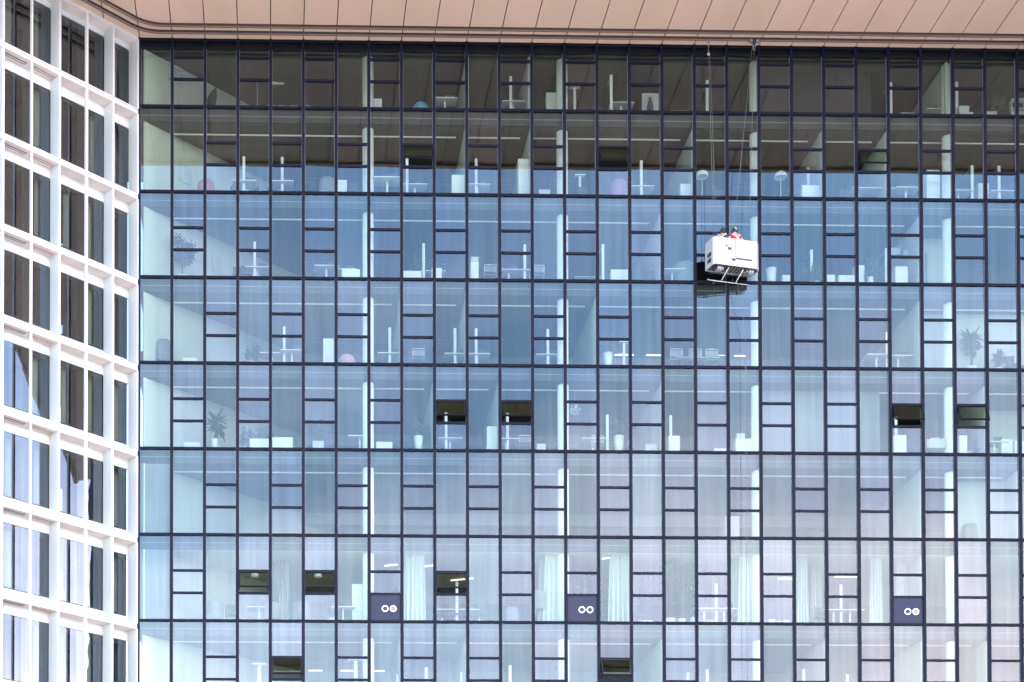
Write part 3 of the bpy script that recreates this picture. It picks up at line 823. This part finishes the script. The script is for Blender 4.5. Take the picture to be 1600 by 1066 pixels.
def put(kind, r, px, y=.8, rz=0, sc=1.0, dz=0.0, wall=False, extra=''):
    fn, look, cat, grp = PROTO[kind]
    zf = G0 - H*(r-1)
    z = zf + dz
    if kind in ('spark', 'pend'): z = zf + H - .62
    if kind in ('curtain', 'curtainw'): z = zf + .02
    x = x_at(px, y, z + .5 if dz == 0 else z)
    if kind not in made: o = fn(); made[kind] = o; o.location = (x, y, z); o.rotation_euler = (0, 0, R(rz)); o.scale = (sc, sc, sc)
    else: o = dup(made[kind], (x, y, z), R(rz), sc)
    bay = max(1, min(29, int(x/M)+1))
    row = 'top storey' if r == 1 else ORD[r]+' storey from the top'
    lab = f"{look}, {row}, {ORD[bay]} bay from white wing" if r > 1 else f"{look} in the top storey, {ORD[bay]} bay from the white wing"
    if extra: lab = f"{extra} {lab}"
    if lab in used:
        for w_ in ('second', 'third', 'fourth', 'fifth'):
            l2 = f"{w_} {lab}"
            if l2 not in used: lab = l2; break
    used.add(lab)
    tag(o, lab, cat, grp)
    return o
# (kind, storey, photograph column, depth behind the glass, turn, scale)
ITEMS = [
 # top storey
 ('flip', 1, 330, 1.6), ('arc', 1, 402, 1.2), ('stool', 1, 424, 1.5), ('stool', 1, 441, 1.5), ('stool', 1, 458, 1.5), ('stool', 1, 478, 1.5), ('cab', 1, 588, .9, 0, .8), ('chair', 1, 561, 1.4),
 ('ballb', 1, 657, .7), ('desk', 1, 695, .8), ('lamp', 1, 798, .8), ('desk', 1, 802, 1.0), ('tall', 1, 861, 1.3), ('lamps', 1, 898, .9), ('chair', 1, 935, 1.2), ('lamp', 1, 955, .6), ('desk', 1, 970, 1.0),
 ('board', 1, 1016, .9), ('box', 1, 1061, .7), ('box', 1, 1074, .7, 0, .6), ('box', 1, 1098, .9), ('wbox', 1, 1125, .7), ('wbox', 1, 1124, 1.2, 0, 1.2), ('lamp', 1, 1105, .9),
 ('box', 1, 1399, .7, 0, .5), ('wbox', 1, 1415, .8, 0, 1.3), ('lamp', 1, 1392, .9), ('desk', 1, 1462, 1.2), ('lamp', 1, 1495, .8), ('wbox', 1, 1507, .7, 0, 1.3), ('wbox', 1, 1504, .7, 0, 1.0, .38), ('bushs', 1, 1560, .9), ('pic', 1, 1549, .6), ('lamp', 1, 1477, 1.6), ('wbox', 1, 1345, 1.0), ('shelf', 1, 1590, 1.0),
 # second storey
 ('arm_r', 2, 322, 1.2), ('desk', 2, 381, .85), ('lamp', 2, 381, .75), ('chair', 2, 368, 1.3), ('chair', 2, 397, 1.3), ('desk', 2, 440, .85), ('lamp', 2, 441, .75), ('chair', 2, 425, 1.3), ('chair', 2, 455, 1.2),
 ('arm_d', 2, 512, .9), ('cab', 2, 533, .8, 0, .85), ('chair', 2, 552, .9), ('desk', 2, 605, .7, 0, 1.15), ('lamp', 2, 636, .7), ('desk', 2, 648, 1.0), ('cab', 2, 716, .7, 0, 1.05), ('lamp', 2, 744, .7), ('desk', 2, 746, .95), ('chair', 2, 760, 1.2),
 ('tall', 2, 820, .9, 0, 1.35), ('pic', 2, 851, .55), ('bushs', 2, 869, .9), ('chair', 2, 912, 1.0), ('lamps', 2, 906, 1.3), ('arm_p', 2, 967, .8), ('lamp', 2, 1002, .7), ('desk', 2, 1002, .95), ('chair', 2, 990, 1.3),
 ('cab', 2, 1070, .7, 0, .8), ('mush', 2, 1097, .8, 0, 1.1), ('chair', 2, 1125, 1.1), ('mush', 2, 1220, .8, 0, 1.1), ('chair', 2, 1243, 1.3), ('lamp', 2, 1263, 1.1), ('wide', 2, 1266, .7, 0, 1.0), ('chair', 2, 1321, .9), ('table', 2, 1362, 1.0), ('desk', 2, 1415, .8), ('chair', 2, 1392, 1.3),
 ('lamp', 2, 1519, .8), ('desk', 2, 1497, 1.0), ('tall', 2, 1455, 1.0, 0, 1.2), ('lamp', 2, 1561, .8), ('desk', 2, 1562, 1.0), ('chair', 2, 1552, 1.3), ('chair', 2, 1580, 1.2), ('tall', 2, 1534, 1.5),
 # third storey
 ('bush', 3, 285, 1.0, 0, 1.1), ('lamp', 3, 398, .8), ('chair', 3, 385, .9), ('desk', 3, 402, 1.0), ('chair', 3, 415, .9), ('chair', 3, 372, 1.0), ('desk', 3, 510, .8), ('chair', 3, 500, 1.1), ('chair', 3, 520, 1.1), ('low', 3, 548, .6), ('desk', 3, 538, 1.1),
 ('low', 3, 644, .7), ('lamp', 3, 662, .8), ('bushs', 3, 655, 1.2, 0, 1.2), ('cab', 3, 682, .8, 0, .75), ('desk', 3, 676, 1.2), ('tall', 3, 741, .7, 0, .72), ('wbox', 3, 741, .7, 0, .75, .98), ('fchair', 3, 765, .8), ('palms', 3, 744, 1.5, 0, 1.3), ('lamp', 3, 820, .8), ('desk', 3, 828, 1.0), ('fchair', 3, 840, .8), ('desk', 3, 795, 1.0),
 ('table', 3, 918, .9, 0, .6), ('lamp', 3, 942, .7), ('wide', 3, 967, .7, 0, .9), ('chair', 3, 1014, 1.0), ('desk', 3, 1050, .8), ('arm_d', 3, 1070, .9, 0, 1.15),
 ('planter', 3, 1205, .6, 0, 1.15), ('cab', 3, 1228, 1.0, 0, .7), ('lamp', 3, 1268, 1.0), ('bushs', 3, 1275, .8, 0, .9), ('palms', 3, 1255, .8, 0, .8), ('cab', 3, 1297, .7, 0, .6), ('low', 3, 1322, .7), ('tall', 3, 1341, 1.2, 0, .9), ('bushs', 3, 1362, 1.2, 0, 1.2), ('planter', 3, 1360, .6, 0, .7), ('lamp', 3, 1385, .8),
 ('shelf', 3, 1406, 1.5), ('wbox', 3, 1397, 1.5, 0, .95, 1.84), ('wbox', 3, 1416, 1.5, 0, .75, 1.84), ('cab', 3, 1406, .7, 0, .95), ('chair', 3, 1380, 1.1),
 # fourth storey
 ('arm_r', 4, 229, 1.0, 0, .8), ('arm_d', 4, 256, .8, 20, 1.15), ('low', 4, 297, .8, 0, .8), ('bushs', 4, 396, 1.0), ('lamp', 4, 444, .8), ('desk', 4, 425, 1.1), ('desk', 4, 456, .8), ('chair', 4, 484, 1.2), ('tall', 4, 513, .8, 0, .95), ('ballp', 4, 542, .8, 0, 1.1), ('chair', 4, 556, 1.1),
 ('lamp', 4, 609, .8), ('desk', 4, 608, 1.0), ('chair', 4, 596, 1.3), ('fchair', 4, 653, .8), ('lamp', 4, 711, .8), ('desk', 4, 712, 1.0), ('lamp', 4, 744, .8), ('desk', 4, 746, 1.0), ('chair', 4, 728, 1.3), ('chair', 4, 697, 1.3), ('pic', 4, 792, .8, 0, .7), ('lamp', 4, 856, .8), ('desk', 4, 855, 1.0), ('chair', 4, 842, 1.2), ('chair', 4, 870, 1.2),
 ('palm', 4, 950, 1.0, 0, 1.1), ('planter', 4, 950, .6, 0, 1.05), ('lamps', 4, 975, 1.2), ('fchair', 4, 1055, .7, 0, 1.05), ('fchair', 4, 1084, .7, 0, 1.05), ('fchair', 4, 1110, .7, 0, 1.05), ('table', 4, 1085, 1.3), ('chair', 4, 1130, 1.0),
 ('desk', 4, 1369, .7), ('desk', 4, 1403, .8), ('lamp', 4, 1386, .8), ('palm', 4, 1517, 1.0, 0, 1.25), ('palms', 4, 1560, .9), ('chair', 4, 1580, .8), ('table', 4, 1588, 1.1, 0, .7), ('chair', 4, 1225, 1.2),
 # fifth storey
 ('low', 5, 300, .9, 0, .9), ('planter', 5, 335, .6, 0, .8), ('palm', 5, 337, 1.0, 0, 1.15), ('bushs', 5, 387, 1.2), ('low', 5, 405, .7, 0, 1.05), ('low', 5, 441, .7, 0, 1.15), ('palms', 5, 413, 1.1, 0, 1.2), ('bush', 5, 497, 1.3, 0, .95), ('wbox', 5, 497, .6, 0, 1.1, .15), ('desk', 5, 562, .8), ('pic', 5, 565, .9, 0, .6), ('low', 5, 600, .7, 0, .9),
 ('planter', 5, 654, .6, 0, 1.05), ('bush', 5, 655, 1.2, 0, .85), ('lamp', 5, 697, .8), ('desk', 5, 703, 1.0), ('chair', 5, 712, 1.2), ('tall', 5, 768, .8, 0, .9), ('lamp', 5, 793, .8), ('desk', 5, 790, 1.0), ('fchair', 5, 819, .9), ('cab', 5, 845, 1.3, 0, .7), ('spark', 5, 898, 1.1), ('desk', 5, 926, .9), ('chair', 5, 915, 1.3), ('fchair', 5, 932, .9),
 ('lamp', 5, 949, .9), ('planter', 5, 967, .6, 0, 1.15), ('bush', 5, 962, 1.5, 0, 1.0), ('pic', 5, 1018, .6, 0, 1.05), ('lamp', 5, 1048, .9), ('cab', 5, 1052, .7, 0, .85), ('low', 5, 1124, .8, 0, .7), ('wide', 5, 1162, .7, 0, .95), ('wbox', 5, 1156, .7, 0, .8, .75),
 ('lamp', 5, 1400, .8), ('cab', 5, 1404, .7, 0, .95), ('files', 5, 1462, .6, 0, 1.2, .4), ('palm', 5, 1461, 1.2, 0, 1.15), ('chair', 5, 1418, 1.1), ('tall', 5, 1503, .7, 0, .72), ('chair', 5, 1532, .9), ('palms', 5, 1512, 1.3, 0, 1.3), ('desk', 5, 1553, .9), ('cab', 5, 1571, .8, 0, .85), ('wide', 5, 1597, .8),
 # seventh storey
 ('flip', 7, 428, 1.3, 0, 1.5, .3), ('pend', 7, 398, 1.0), ('pend', 7, 497, 1.0), ('arm_d', 7, 425, .7, 0, .9), ('curtain', 7, 443, 1.6), ('desk', 7, 405, 1.0), ('arm_d', 7, 335, .9), ('chair', 7, 360, 1.0), ('low', 7, 347, 1.4), ('desk', 7, 536, .9), ('bushs', 7, 520, 1.2), ('arm_d', 7, 470, .9), ('tall', 7, 561, 1.1, 0, 1.3), ('bush', 7, 622, 1.5, 0, .9),
 ('curtainw', 7, 648, .6, 0, .95), ('chair', 7, 661, 1.0, 40, 1.15), ('chair', 7, 690, .8, 20), ('chair', 7, 711, .8), ('lamp', 7, 714, .7), ('chair', 7, 733, .8, -20), ('table', 7, 712, 1.3), ('chair', 7, 749, .9, -40, 1.15), ('tree', 7, 800, 1.7, 0, 1.0), ('arm_d', 7, 800, .9, 0, .8), ('curtain', 7, 851, .9), ('arm_d', 7, 843, .9, 0, 1.0, .5), ('curtainw', 7, 868, .6), ('tree', 7, 915, 1.8, 40), ('bush', 7, 903, 1.0),
 ('curtainw', 7, 969, .6, 0, .98), ('chair', 7, 945, .9), ('tree', 7, 942, 2.2, 60, .9), ('tree', 7, 1012, 1.5, 10), ('tree', 7, 1047, 1.2, 80, 1.1), ('tree', 7, 1078, 1.9, 130, 1.15), ('tree', 7, 1110, 1.3, 200, 1.0), ('palm', 7, 1065, .8, 0, .95), ('palm', 7, 1006, .9, 40, .8), ('palms', 7, 1085, .7), ('chair', 7, 1000, .8), ('desk', 7, 1100, .8), ('lamp', 7, 1119, .8), ('desk', 7, 1131, .8), ('chair', 7, 1146, 1.0),
 ('curtain', 7, 1148, 1.1), ('curtainw', 7, 1172, .6), ('bush', 7, 1215, 1.0, 0, .8), ('palms', 7, 1205, .8, 0, .9), ('palms', 7, 1228, .8, 30, .8), ('curtain', 7, 1254, .6), ('curtain', 7, 1276, 1.9, 0, .95), ('chair', 7, 1283, .9), ('lamp', 7, 1314, .8), ('desk', 7, 1302, .9), ('desk', 7, 1328, .9), ('curtain', 7, 1370, .6, 0, 1.0), ('curtain', 7, 1410, 1.2), ('palm', 7, 1190, 1.6, 0, 1.3),
 # eighth storey
 ('lamps', 8, 405, .8, 0, 1.3), ('lamps', 8, 556, .8, 0, 1.45), ('lamp', 8, 666, .8), ('lamp', 8, 721, .9, 0, .9), ('lamp', 8, 797, .8, 0, 1.05), ('lamp', 8, 1105, .8, 0, .98), ('lamp', 8, 1075, 1.5), ('lamp', 8, 1256, .8), ('lamp', 8, 1324, .9, 0, .9), ('lamp', 8, 621, .9, 0, .85),
 # sixth storey
 ('wide', 6, 853, 4.2, 0, 1.2), ('tall', 6, 1142, 3.0, 0, 1.3), ('arm_d', 6, 1515, 1.0, 0, .9),
]
for it in ITEMS: put(*it)
# posters and the notice board on the slanting end walls
def on_wall(kind, r, px, dz, sc=1.0):
    z = G0-H*(r-1)+dz; lo_, hi_ = .3, 8.0
    for _ in range(40):
        t = (lo_+hi_)/2
        if proj((t*C44, t*S44, z))[0] < px: lo_ = t
        else: hi_ = t
    o = put(kind, r, px, 1.0, 44, sc, dz); o.location = (t*C44+.09*S44, t*S44-.09*C44, z)
on_wall('poster', 2, 288, 1.15, .9); on_wall('poster', 3, 312, 1.55, .55); on_wall('poster', 3, 337, 1.5, .75); on_wall('poster', 1, 272, 1.6, 1.1)

# ================================================================== people
def skin_obj(name, V, E, RAD, m, parent, sub=1, loc=(0, 0, 0)):
    me = bpy.data.meshes.new(name); me.from_pydata(V, E, []); o = bpy.data.objects.new(name, me); COL.objects.link(o)
    md = o.modifiers.new('skin', 'SKIN'); 
    if not me.skin_vertices: me.skin_vertices.new() if hasattr(me.skin_vertices, 'new') else None
    for i, r_ in enumerate(RAD):
        sv = me.skin_vertices[0].data[i]; sv.radius = (r_, r_) if not isinstance(r_, tuple) else r_; sv.use_root = (i == 0)
    md.use_smooth_shade = True
    if sub: s_ = o.modifiers.new('sub', 'SUBSURF'); s_.levels = sub; s_.render_levels = sub
    me.materials.append(MAT[m]); o.parent = parent; o.location = loc
    return o
def person(loc, rz, label, lean, jacket, trousers, helmet, stripe, look=0.0):
    t = empty('person', loc, rz, label=label, cat='person', group=None)
    # faces +y; hips at .88, leaning forward by lean (metres at shoulder height)
    hp = Vector((0, 0, .88)); ch = Vector((0, lean*.55, 1.14)); sh = Vector((0, lean, 1.33)); nk = Vector((0, lean*1.12, 1.42)); hd = Vector((look*.02, lean*1.3+.02, 1.53)); tp = hd+Vector((0, .01, .09))
    V = [hp, ch, sh, nk, hd, tp]; E = [(0, 1), (1, 2), (2, 3), (3, 4), (4, 5)]; RR = [(.15, .12), (.15, .11), (.14, .10), .055, (.078, .095), (.06, .07)]
    def add(p, par, r): V.append(Vector(p)); E.append((par, len(V)-1)); RR.append(r); return len(V)-1
    for s in (-1, 1):
        k = add((s*.09, 0, .80), 0, .085); k = add((s*.10, .05, .46), k, .062); k = add((s*.10, -.01, .10), k, .042); k = add((s*.11, .14, .03), k, .035)
        a = add((s*.19, lean, 1.31), 2, .06); a = add((s*.27, lean+.05, 1.06), a, .045); a = add((s*.23, lean+.25, .98), a, .034)
        w = add((s*.225, lean+.31, .975), a, .03)
        for i, (dx, l) in enumerate(((-.03, .07), (-.01, .085), (.01, .08), (.03, .062))):
            f1 = add((s*.225+dx, lean+.34+l*.3, .972), w, .009); add((s*.225+dx, lean+.34+l, .950), f1, .008)
        th = add((s*.225-s*.045, lean+.335, .965), w, .010); add((s*.225-s*.055, lean+.37, .95), th, .009)
    skin_obj('body', [tuple(v) for v in V], E, RR, 'skin_tone', t, 1)
    # face
    def face(m):
        m.tube([tuple(hd+Vector((0, .085, .005))), tuple(hd+Vector((0, .118, -.018)))], .012, 'skin_tone', 6)
        for s in (-1, 1):
            m.tube([tuple(hd+Vector((s*.03, .082, .022))), tuple(hd+Vector((s*.03, .098, .022)))], .010, 'white', 8); m.tube([tuple(hd+Vector((s*.03, .096, .022))), tuple(hd+Vector((s*.03, .101, .022)))], .005, 'hair', 6)
            m.tube([tuple(hd+Vector((s*.080, 0, -.02))), tuple(hd+Vector((s*.092, -.005, .03)))], .014, 'skin_tone', 6)
        m.box(hd.x-.024, hd.y+.085, hd.z-.05, hd.x+.024, hd.y+.10, hd.z-.042, 'pink')
    part(t, 'face', face)
    part(t, 'hair', lambda m: m.lathe([(.088, -.05), (.092, 0), (.085, .03)], 'hair', 14, (hd.x, hd.y-.012, hd.z+.01)))
    V = [hp+Vector((0, 0, -.06)), ch, sh, nk+Vector((0, -.005, -.02))]; E = [(0, 1), (1, 2), (2, 3)]; RR = [(.185, .15), (.19, .145), (.17, .13), .075]
    for s in (-1, 1):
        a = add((s*.205, lean, 1.315), 2, .082); a = add((s*.29, lean+.05, 1.06), a, .065); a = add((s*.235, lean+.22, .985), a, .052)
    j = skin_obj('jacket', [tuple(v) for v in V], E, RR, jacket, t, 2)
    V = [Vector((0, 0, .90))]; E = []; RR = [(.165, .13)]
    for s in (-1, 1):
        k = add((s*.10, 0, .78), 0, .105); k = add((s*.105, .05, .46), k, .080); k = add((s*.105, -.01, .10), k, .065)
    skin_obj('trousers', [tuple(v) for v in V], E, RR, trousers, t, 1)
    for s in (-1, 1):
        part(t, 'boot', lambda m: m.box(s*.105-.05, -.08, 0, s*.105+.05, .20, .09, 'cradle_dark'))
    def st(m):   # reflective harness straps over the back and shoulders
        by = -.155
        m.tube([(-.16, lean-.06, 1.38), (-.02, lean*.55+by-.01, 1.20), (.13, lean*.2+by+.01, 1.0)], .020, stripe, 6)
        m.tube([(.16, lean-.06, 1.38), (.02, lean*.55+by-.01, 1.20), (-.13, lean*.2+by+.01, 1.0)], .020, stripe, 6)
        m.tube([(-.13, lean-.02, 1.42), (-.17, lean-.12, 1.33)], .018, stripe, 6); m.tube([(.13, lean-.02, 1.42), (.17, lean-.12, 1.33)], .018, stripe, 6)
        for s in (-1, 1): m.tube([(s*.33, lean-.05, 1.20), (s*.24, lean-.045, 1.23)], .022, stripe, 6)
    part(t, 'harness', st)
    hm = part(t, 'helmet', lambda m: (m.lathe([(.118, -.012), (.120, .0), (.116, .05), (.095, .095), (.055, .122), (.001, .13)], helmet, 18, (hd.x, hd.y, hd.z+.02)),
                                 m.lathe([(.118, -.012), (.135, -.014), (.136, -.006), (.118, .004)], helmet, 18, (hd.x, hd.y+.01, hd.z+.02))))
    part(hm, 'helmet_stripe', lambda m: m.tube([(hd.x, hd.y-.122, hd.z+.03), (hd.x, hd.y-.112, hd.z+.09), (hd.x, hd.y-.06, hd.z+.145), (hd.x, hd.y+.03, hd.z+.153)], .020, 'silver_tape' if stripe == 'reflective' else helmet, 6))
    return t

# ================================================================== cradle hanging from the rails
YAW_C = R(14)
def z_at(py, x, y):
    lo_, hi_ = G0-40, G0+5
    for _ in range(40):
        m_ = (lo_+hi_)/2
        if proj((x, y, m_))[1] > py: lo_ = m_
        else: hi_ = m_
    return (lo_+hi_)/2
cy = -.86; cx = x_at(1149, cy-.37, G0-8.0); cz = z_at(416, cx, cy-.37)
cr_ = empty('window_cleaning_cradle', (cx, cy, cz), YAW_C, label='white box shaped cleaning cradle hanging before the dark blue windows', cat='cradle')
Wc, Dc, Hc = 1.05, .37, 1.12
def shell(m):
    # plan outline with cut corners, walls 3 cm thick
    out_ = [(-Wc+.10, -Dc), (Wc-.16, -Dc), (Wc, -Dc+.16), (Wc, Dc), (-Wc, Dc), (-Wc, -Dc+.10)]
    inn = [(x*(1-.03/Wc), y*(1-.03/Dc)) for x, y in out_]
    n = len(out_)
    for i in range(n):
        a, b = out_[i], out_[(i+1) % n]; c, d = inn[i], inn[(i+1) % n]
        z1 = Hc if i in (0, 1, 5, 3, 4, 2) else Hc
        z0 = .0 if i != 3 else 0
        m.quad((a[0], a[1], z0), (b[0], b[1], z0), (b[0], b[1], z1), (a[0], a[1], z1), 'cradle_white')
        m.quad((d[0], d[1], z0), (c[0], c[1], z0), (c[0], c[1], z1), (d[0], d[1], z1), 'cradle_white')
        m.quad((a[0], a[1], z1), (b[0], b[1], z1), (d[0], d[1], z1), (c[0], c[1], z1), 'cradle_white')
        m.quad((b[0], b[1], z0), (a[0], a[1], z0), (c[0], c[1], z0), (d[0], d[1], z0), 'cradle_white')
part(cr_, 'body', shell)
part(cr_, 'floor_plate', lambda m: (m.box(-Wc+.05, -Dc+.17, .03, Wc-.18, Dc-.04, .08, 'cradle_under'), [m.box(-.3+i*.16, -Dc+.16, .0, -.26+i*.16, Dc-.06, .029, 'steel_dull') for i in range(5)]))
part(cr_, 'cover_panel', lambda m: (m.box(-.06, -Dc-.03, .34, .70, -Dc-.002, 1.09, 'cradle_white'), m.box(-.06, -Dc-.02, .285, .66, -Dc-.002, .338, 'cradle_under')))  # dark strip below the panel paints the shadow in its groove
part(cr_, 'door_seam', lambda m: m.box(-.105, -Dc-.004, .30, -.095, -Dc-.0005, 1.10, 'steel_dull'))
part(cr_, 'handle', lambda m: m.box(-.42, -Dc-.025, .64, -.27, -Dc-.001, .73, 'cradle_dark'))
part(cr_, 'handle', lambda m: m.box(-.24, -Dc-.025, .21, -.09, -Dc-.001, .29, 'cradle_dark'))
part(cr_, 'latch', lambda m: m.tube([(-.48, -Dc-.001, .79), (-.48, -Dc-.015, .79)], .038, 'cradle_dark', 8))
part(cr_, 'sticker', lambda m: m.box(.26, -Dc-.034, .99, .40, -Dc-.0305, 1.04, 'yellow'))
for z in (.18, .42): part(cr_, 'side_slot', lambda m: m.box(-Wc-.012, -.14, z, -Wc-.001, .16, z+.16, 'cradle_dark'))
for sx in (-1, 1):
    def drum(m):
        for i in range(4):
            r_ = .10+.012*i; x_ = sx*(.62+.055*i)
            m.tube([(x_-.018, -.10, -.05), (x_+.018, -.10, -.05)], .165, 'steel' if i % 2 else 'steel_dull', 16)
        m.tube([(sx*.56, -.08, -.04), (sx*.86, -.08, -.04)], .07, 'cradle_dark', 12)
        m.box(sx*.55-.02, -.20, -.10, sx*.55+.02, .06, .03, 'steel'); m.tube([(sx*.45, -.02, -.03), (sx*.54, -.02, -.03)], .05, 'steel_dull', 10)
    part(cr_, 'cable_drum', drum)
bz = -.36
part(cr_, 'bumper_bar', lambda m: m.tube([(-.98, .36, bz+.05), (-.90, .34, bz), (.86, .34, bz), (.95, .36, bz+.03)], .019, 'steel', 8))
for sx in (-.36, .30): part(cr_, 'strut', lambda m: m.tube([(sx+.08, -.18, .0), (sx, .33, bz+.01)], .014, 'trim_white', 7))
for sx in (-.62, .62):
    rl = part(cr_, 'roller', lambda m: m.tube([(sx-.03, .46, bz-.0), (sx+.03, .46, bz-.0)], .085, 'cradle_dark', 14))
    part(rl, 'axle_arm', lambda m: m.box(sx-.01, .345, bz-.015, sx+.01, .46, bz+.015, 'cradle_dark'))
part(cr_, 'back_guard', lambda m: (m.tube([(-.9, .40, -.02), (.9, .40, -.02)], .02, 'cradle_dark', 6), [m.tube([(x_, .40, -.02), (x_, .36, bz)], .012, 'cradle_dark', 6) for x_ in (-.25, .2)]))
part(cr_, 'control_knob', lambda m: [m.tube([(.66+i*.07, -.22, Hc), (.66+i*.07, -.22, Hc+.09)], .016, 'cradle_dark', 6) for i in range(2)])
for sx in (-.80, .80): part(cr_, 'rope_bracket', lambda m: (m.box(sx-.02, .08, .3, sx+.02, .12, Hc+.16, 'steel_dull'), m.tube([(sx-.03, .10, Hc+.17), (sx+.03, .10, Hc+.17)], .045, 'steel_dull', 10)))
def at_c(x, y, z):
    return (cx+x*math.cos(YAW_C)-y*math.sin(YAW_C), cy+x*math.sin(YAW_C)+y*math.cos(YAW_C), cz+z)
person(at_c(-.52, -.04, .09), YAW_C-R(35), 'worker in dark jacket with pale stripes and dark helmet, leaning in the cradle', .20, 'dark_cloth', 'dark_cloth', 'helmet_black', 'silver_tape', 1)
person(at_c(.14, -.06, .12), YAW_C, 'worker in red jacket with harness straps and striped black helmet, in the cradle', .10, 'red_cloth', 'red_cloth', 'helmet_black', 'reflective')

# trolleys on the front rail
def trolley(px, big, label):
    x = x_at(px, -.5, G0+ZT); t = empty('rail_trolley', (x, -.50, G0+ZT-.085), label=label, cat='rail trolley')
    if big:
        part(t, 'carriage', lambda m: (m.box(-.20, -.05, -.08, .20, .05, -.01, 'steel_dull'), m.box(-.05, -.03, -.20, .05, .03, -.081, 'cradle_dark')))
        for sx in (-.14, .0, .14): part(t, 'wheel', lambda m: m.tube([(sx, -.10, -.05), (sx, -.055, -.05)], .055, 'steel' if sx != 0 else 'cradle_dark', 12))
        part(t, 'hook', lambda m: (m.tube([(0, 0, -.2), (-.06, -.02, -.32), (.02, 0, -.42), (.06, 0, -.34)], .018, 'steel_dull', 7), m.tube([(-.1, 0, -.1), (-.02, -.03, -.3)], .012, 'steel', 6), m.tube([(.1, 0, -.1), (.03, -.03, -.33)], .012, 'steel_dull', 6)))
    else:
        part(t, 'carriage', lambda m: m.box(-.09, -.04, -.05, .09, .04, -.01, 'steel_dull'))
        part(t, 'hook', lambda m: (m.tube([(-.06, 0, -.04), (0, 0, -.14), (.06, 0, -.04)], .014, 'rail', 6), m.tube([(0, 0, -.13), (0, 0, -.30)], .016, 'steel_dull', 6)))
        part(t, 'pulley', lambda m: m.tube([(0, -.02, -.60), (0, .02, -.60)], .06, 'steel', 12))
        part(t, 'hanger', lambda m: m.tube([(0, 0, -.3), (0, 0, -.6)], .009, 'steel', 5))
    return t, x
tA, xA = trolley(1107, False, 'small trolley with round pulley hanging from the front rail above the cradle')
tB, xB = trolley(1178, True, 'large trolley with three wheels and hooks on the rail above the cradle')
def rope(pts, label):
    o = MB(); o.tube(pts, .008, 'rope', 5)
    q = o.build('steel_rope'); tag(q, label, 'rope', 'ropes holding the cleaning cradle')
zt_ = G0+ZT-.085
rope([(xA, -.5, zt_-.60), at_c(-.80, .10, Hc+.18)], 'thin steel rope from the small pulley to the near end of the cradle')
rope([(xA+.06, -.5, zt_-.60), at_c(-.66, .13, Hc-.05)], 'second thin steel rope beside the first, from the small pulley to cradle')
rope([(xB, -.5, zt_-.42), at_c(.80, .10, Hc+.18)], 'thin steel rope from the large trolley hook to the far cradle end')
rope([(xB-.08, -.5, zt_-.36), at_c(.10, .22, Hc-.10)], 'slanting steel rope from the large trolley to the middle of the cradle')
xr = x_at(1165, -.35, G0-12)
rope([at_c(.30, .30, .0), (xr, -.35, G0-9.2), (xr+.02, -.33, .3)], 'loose rope hanging from the cradle down the glass front to the ground')

bpy.context.view_layer.update()
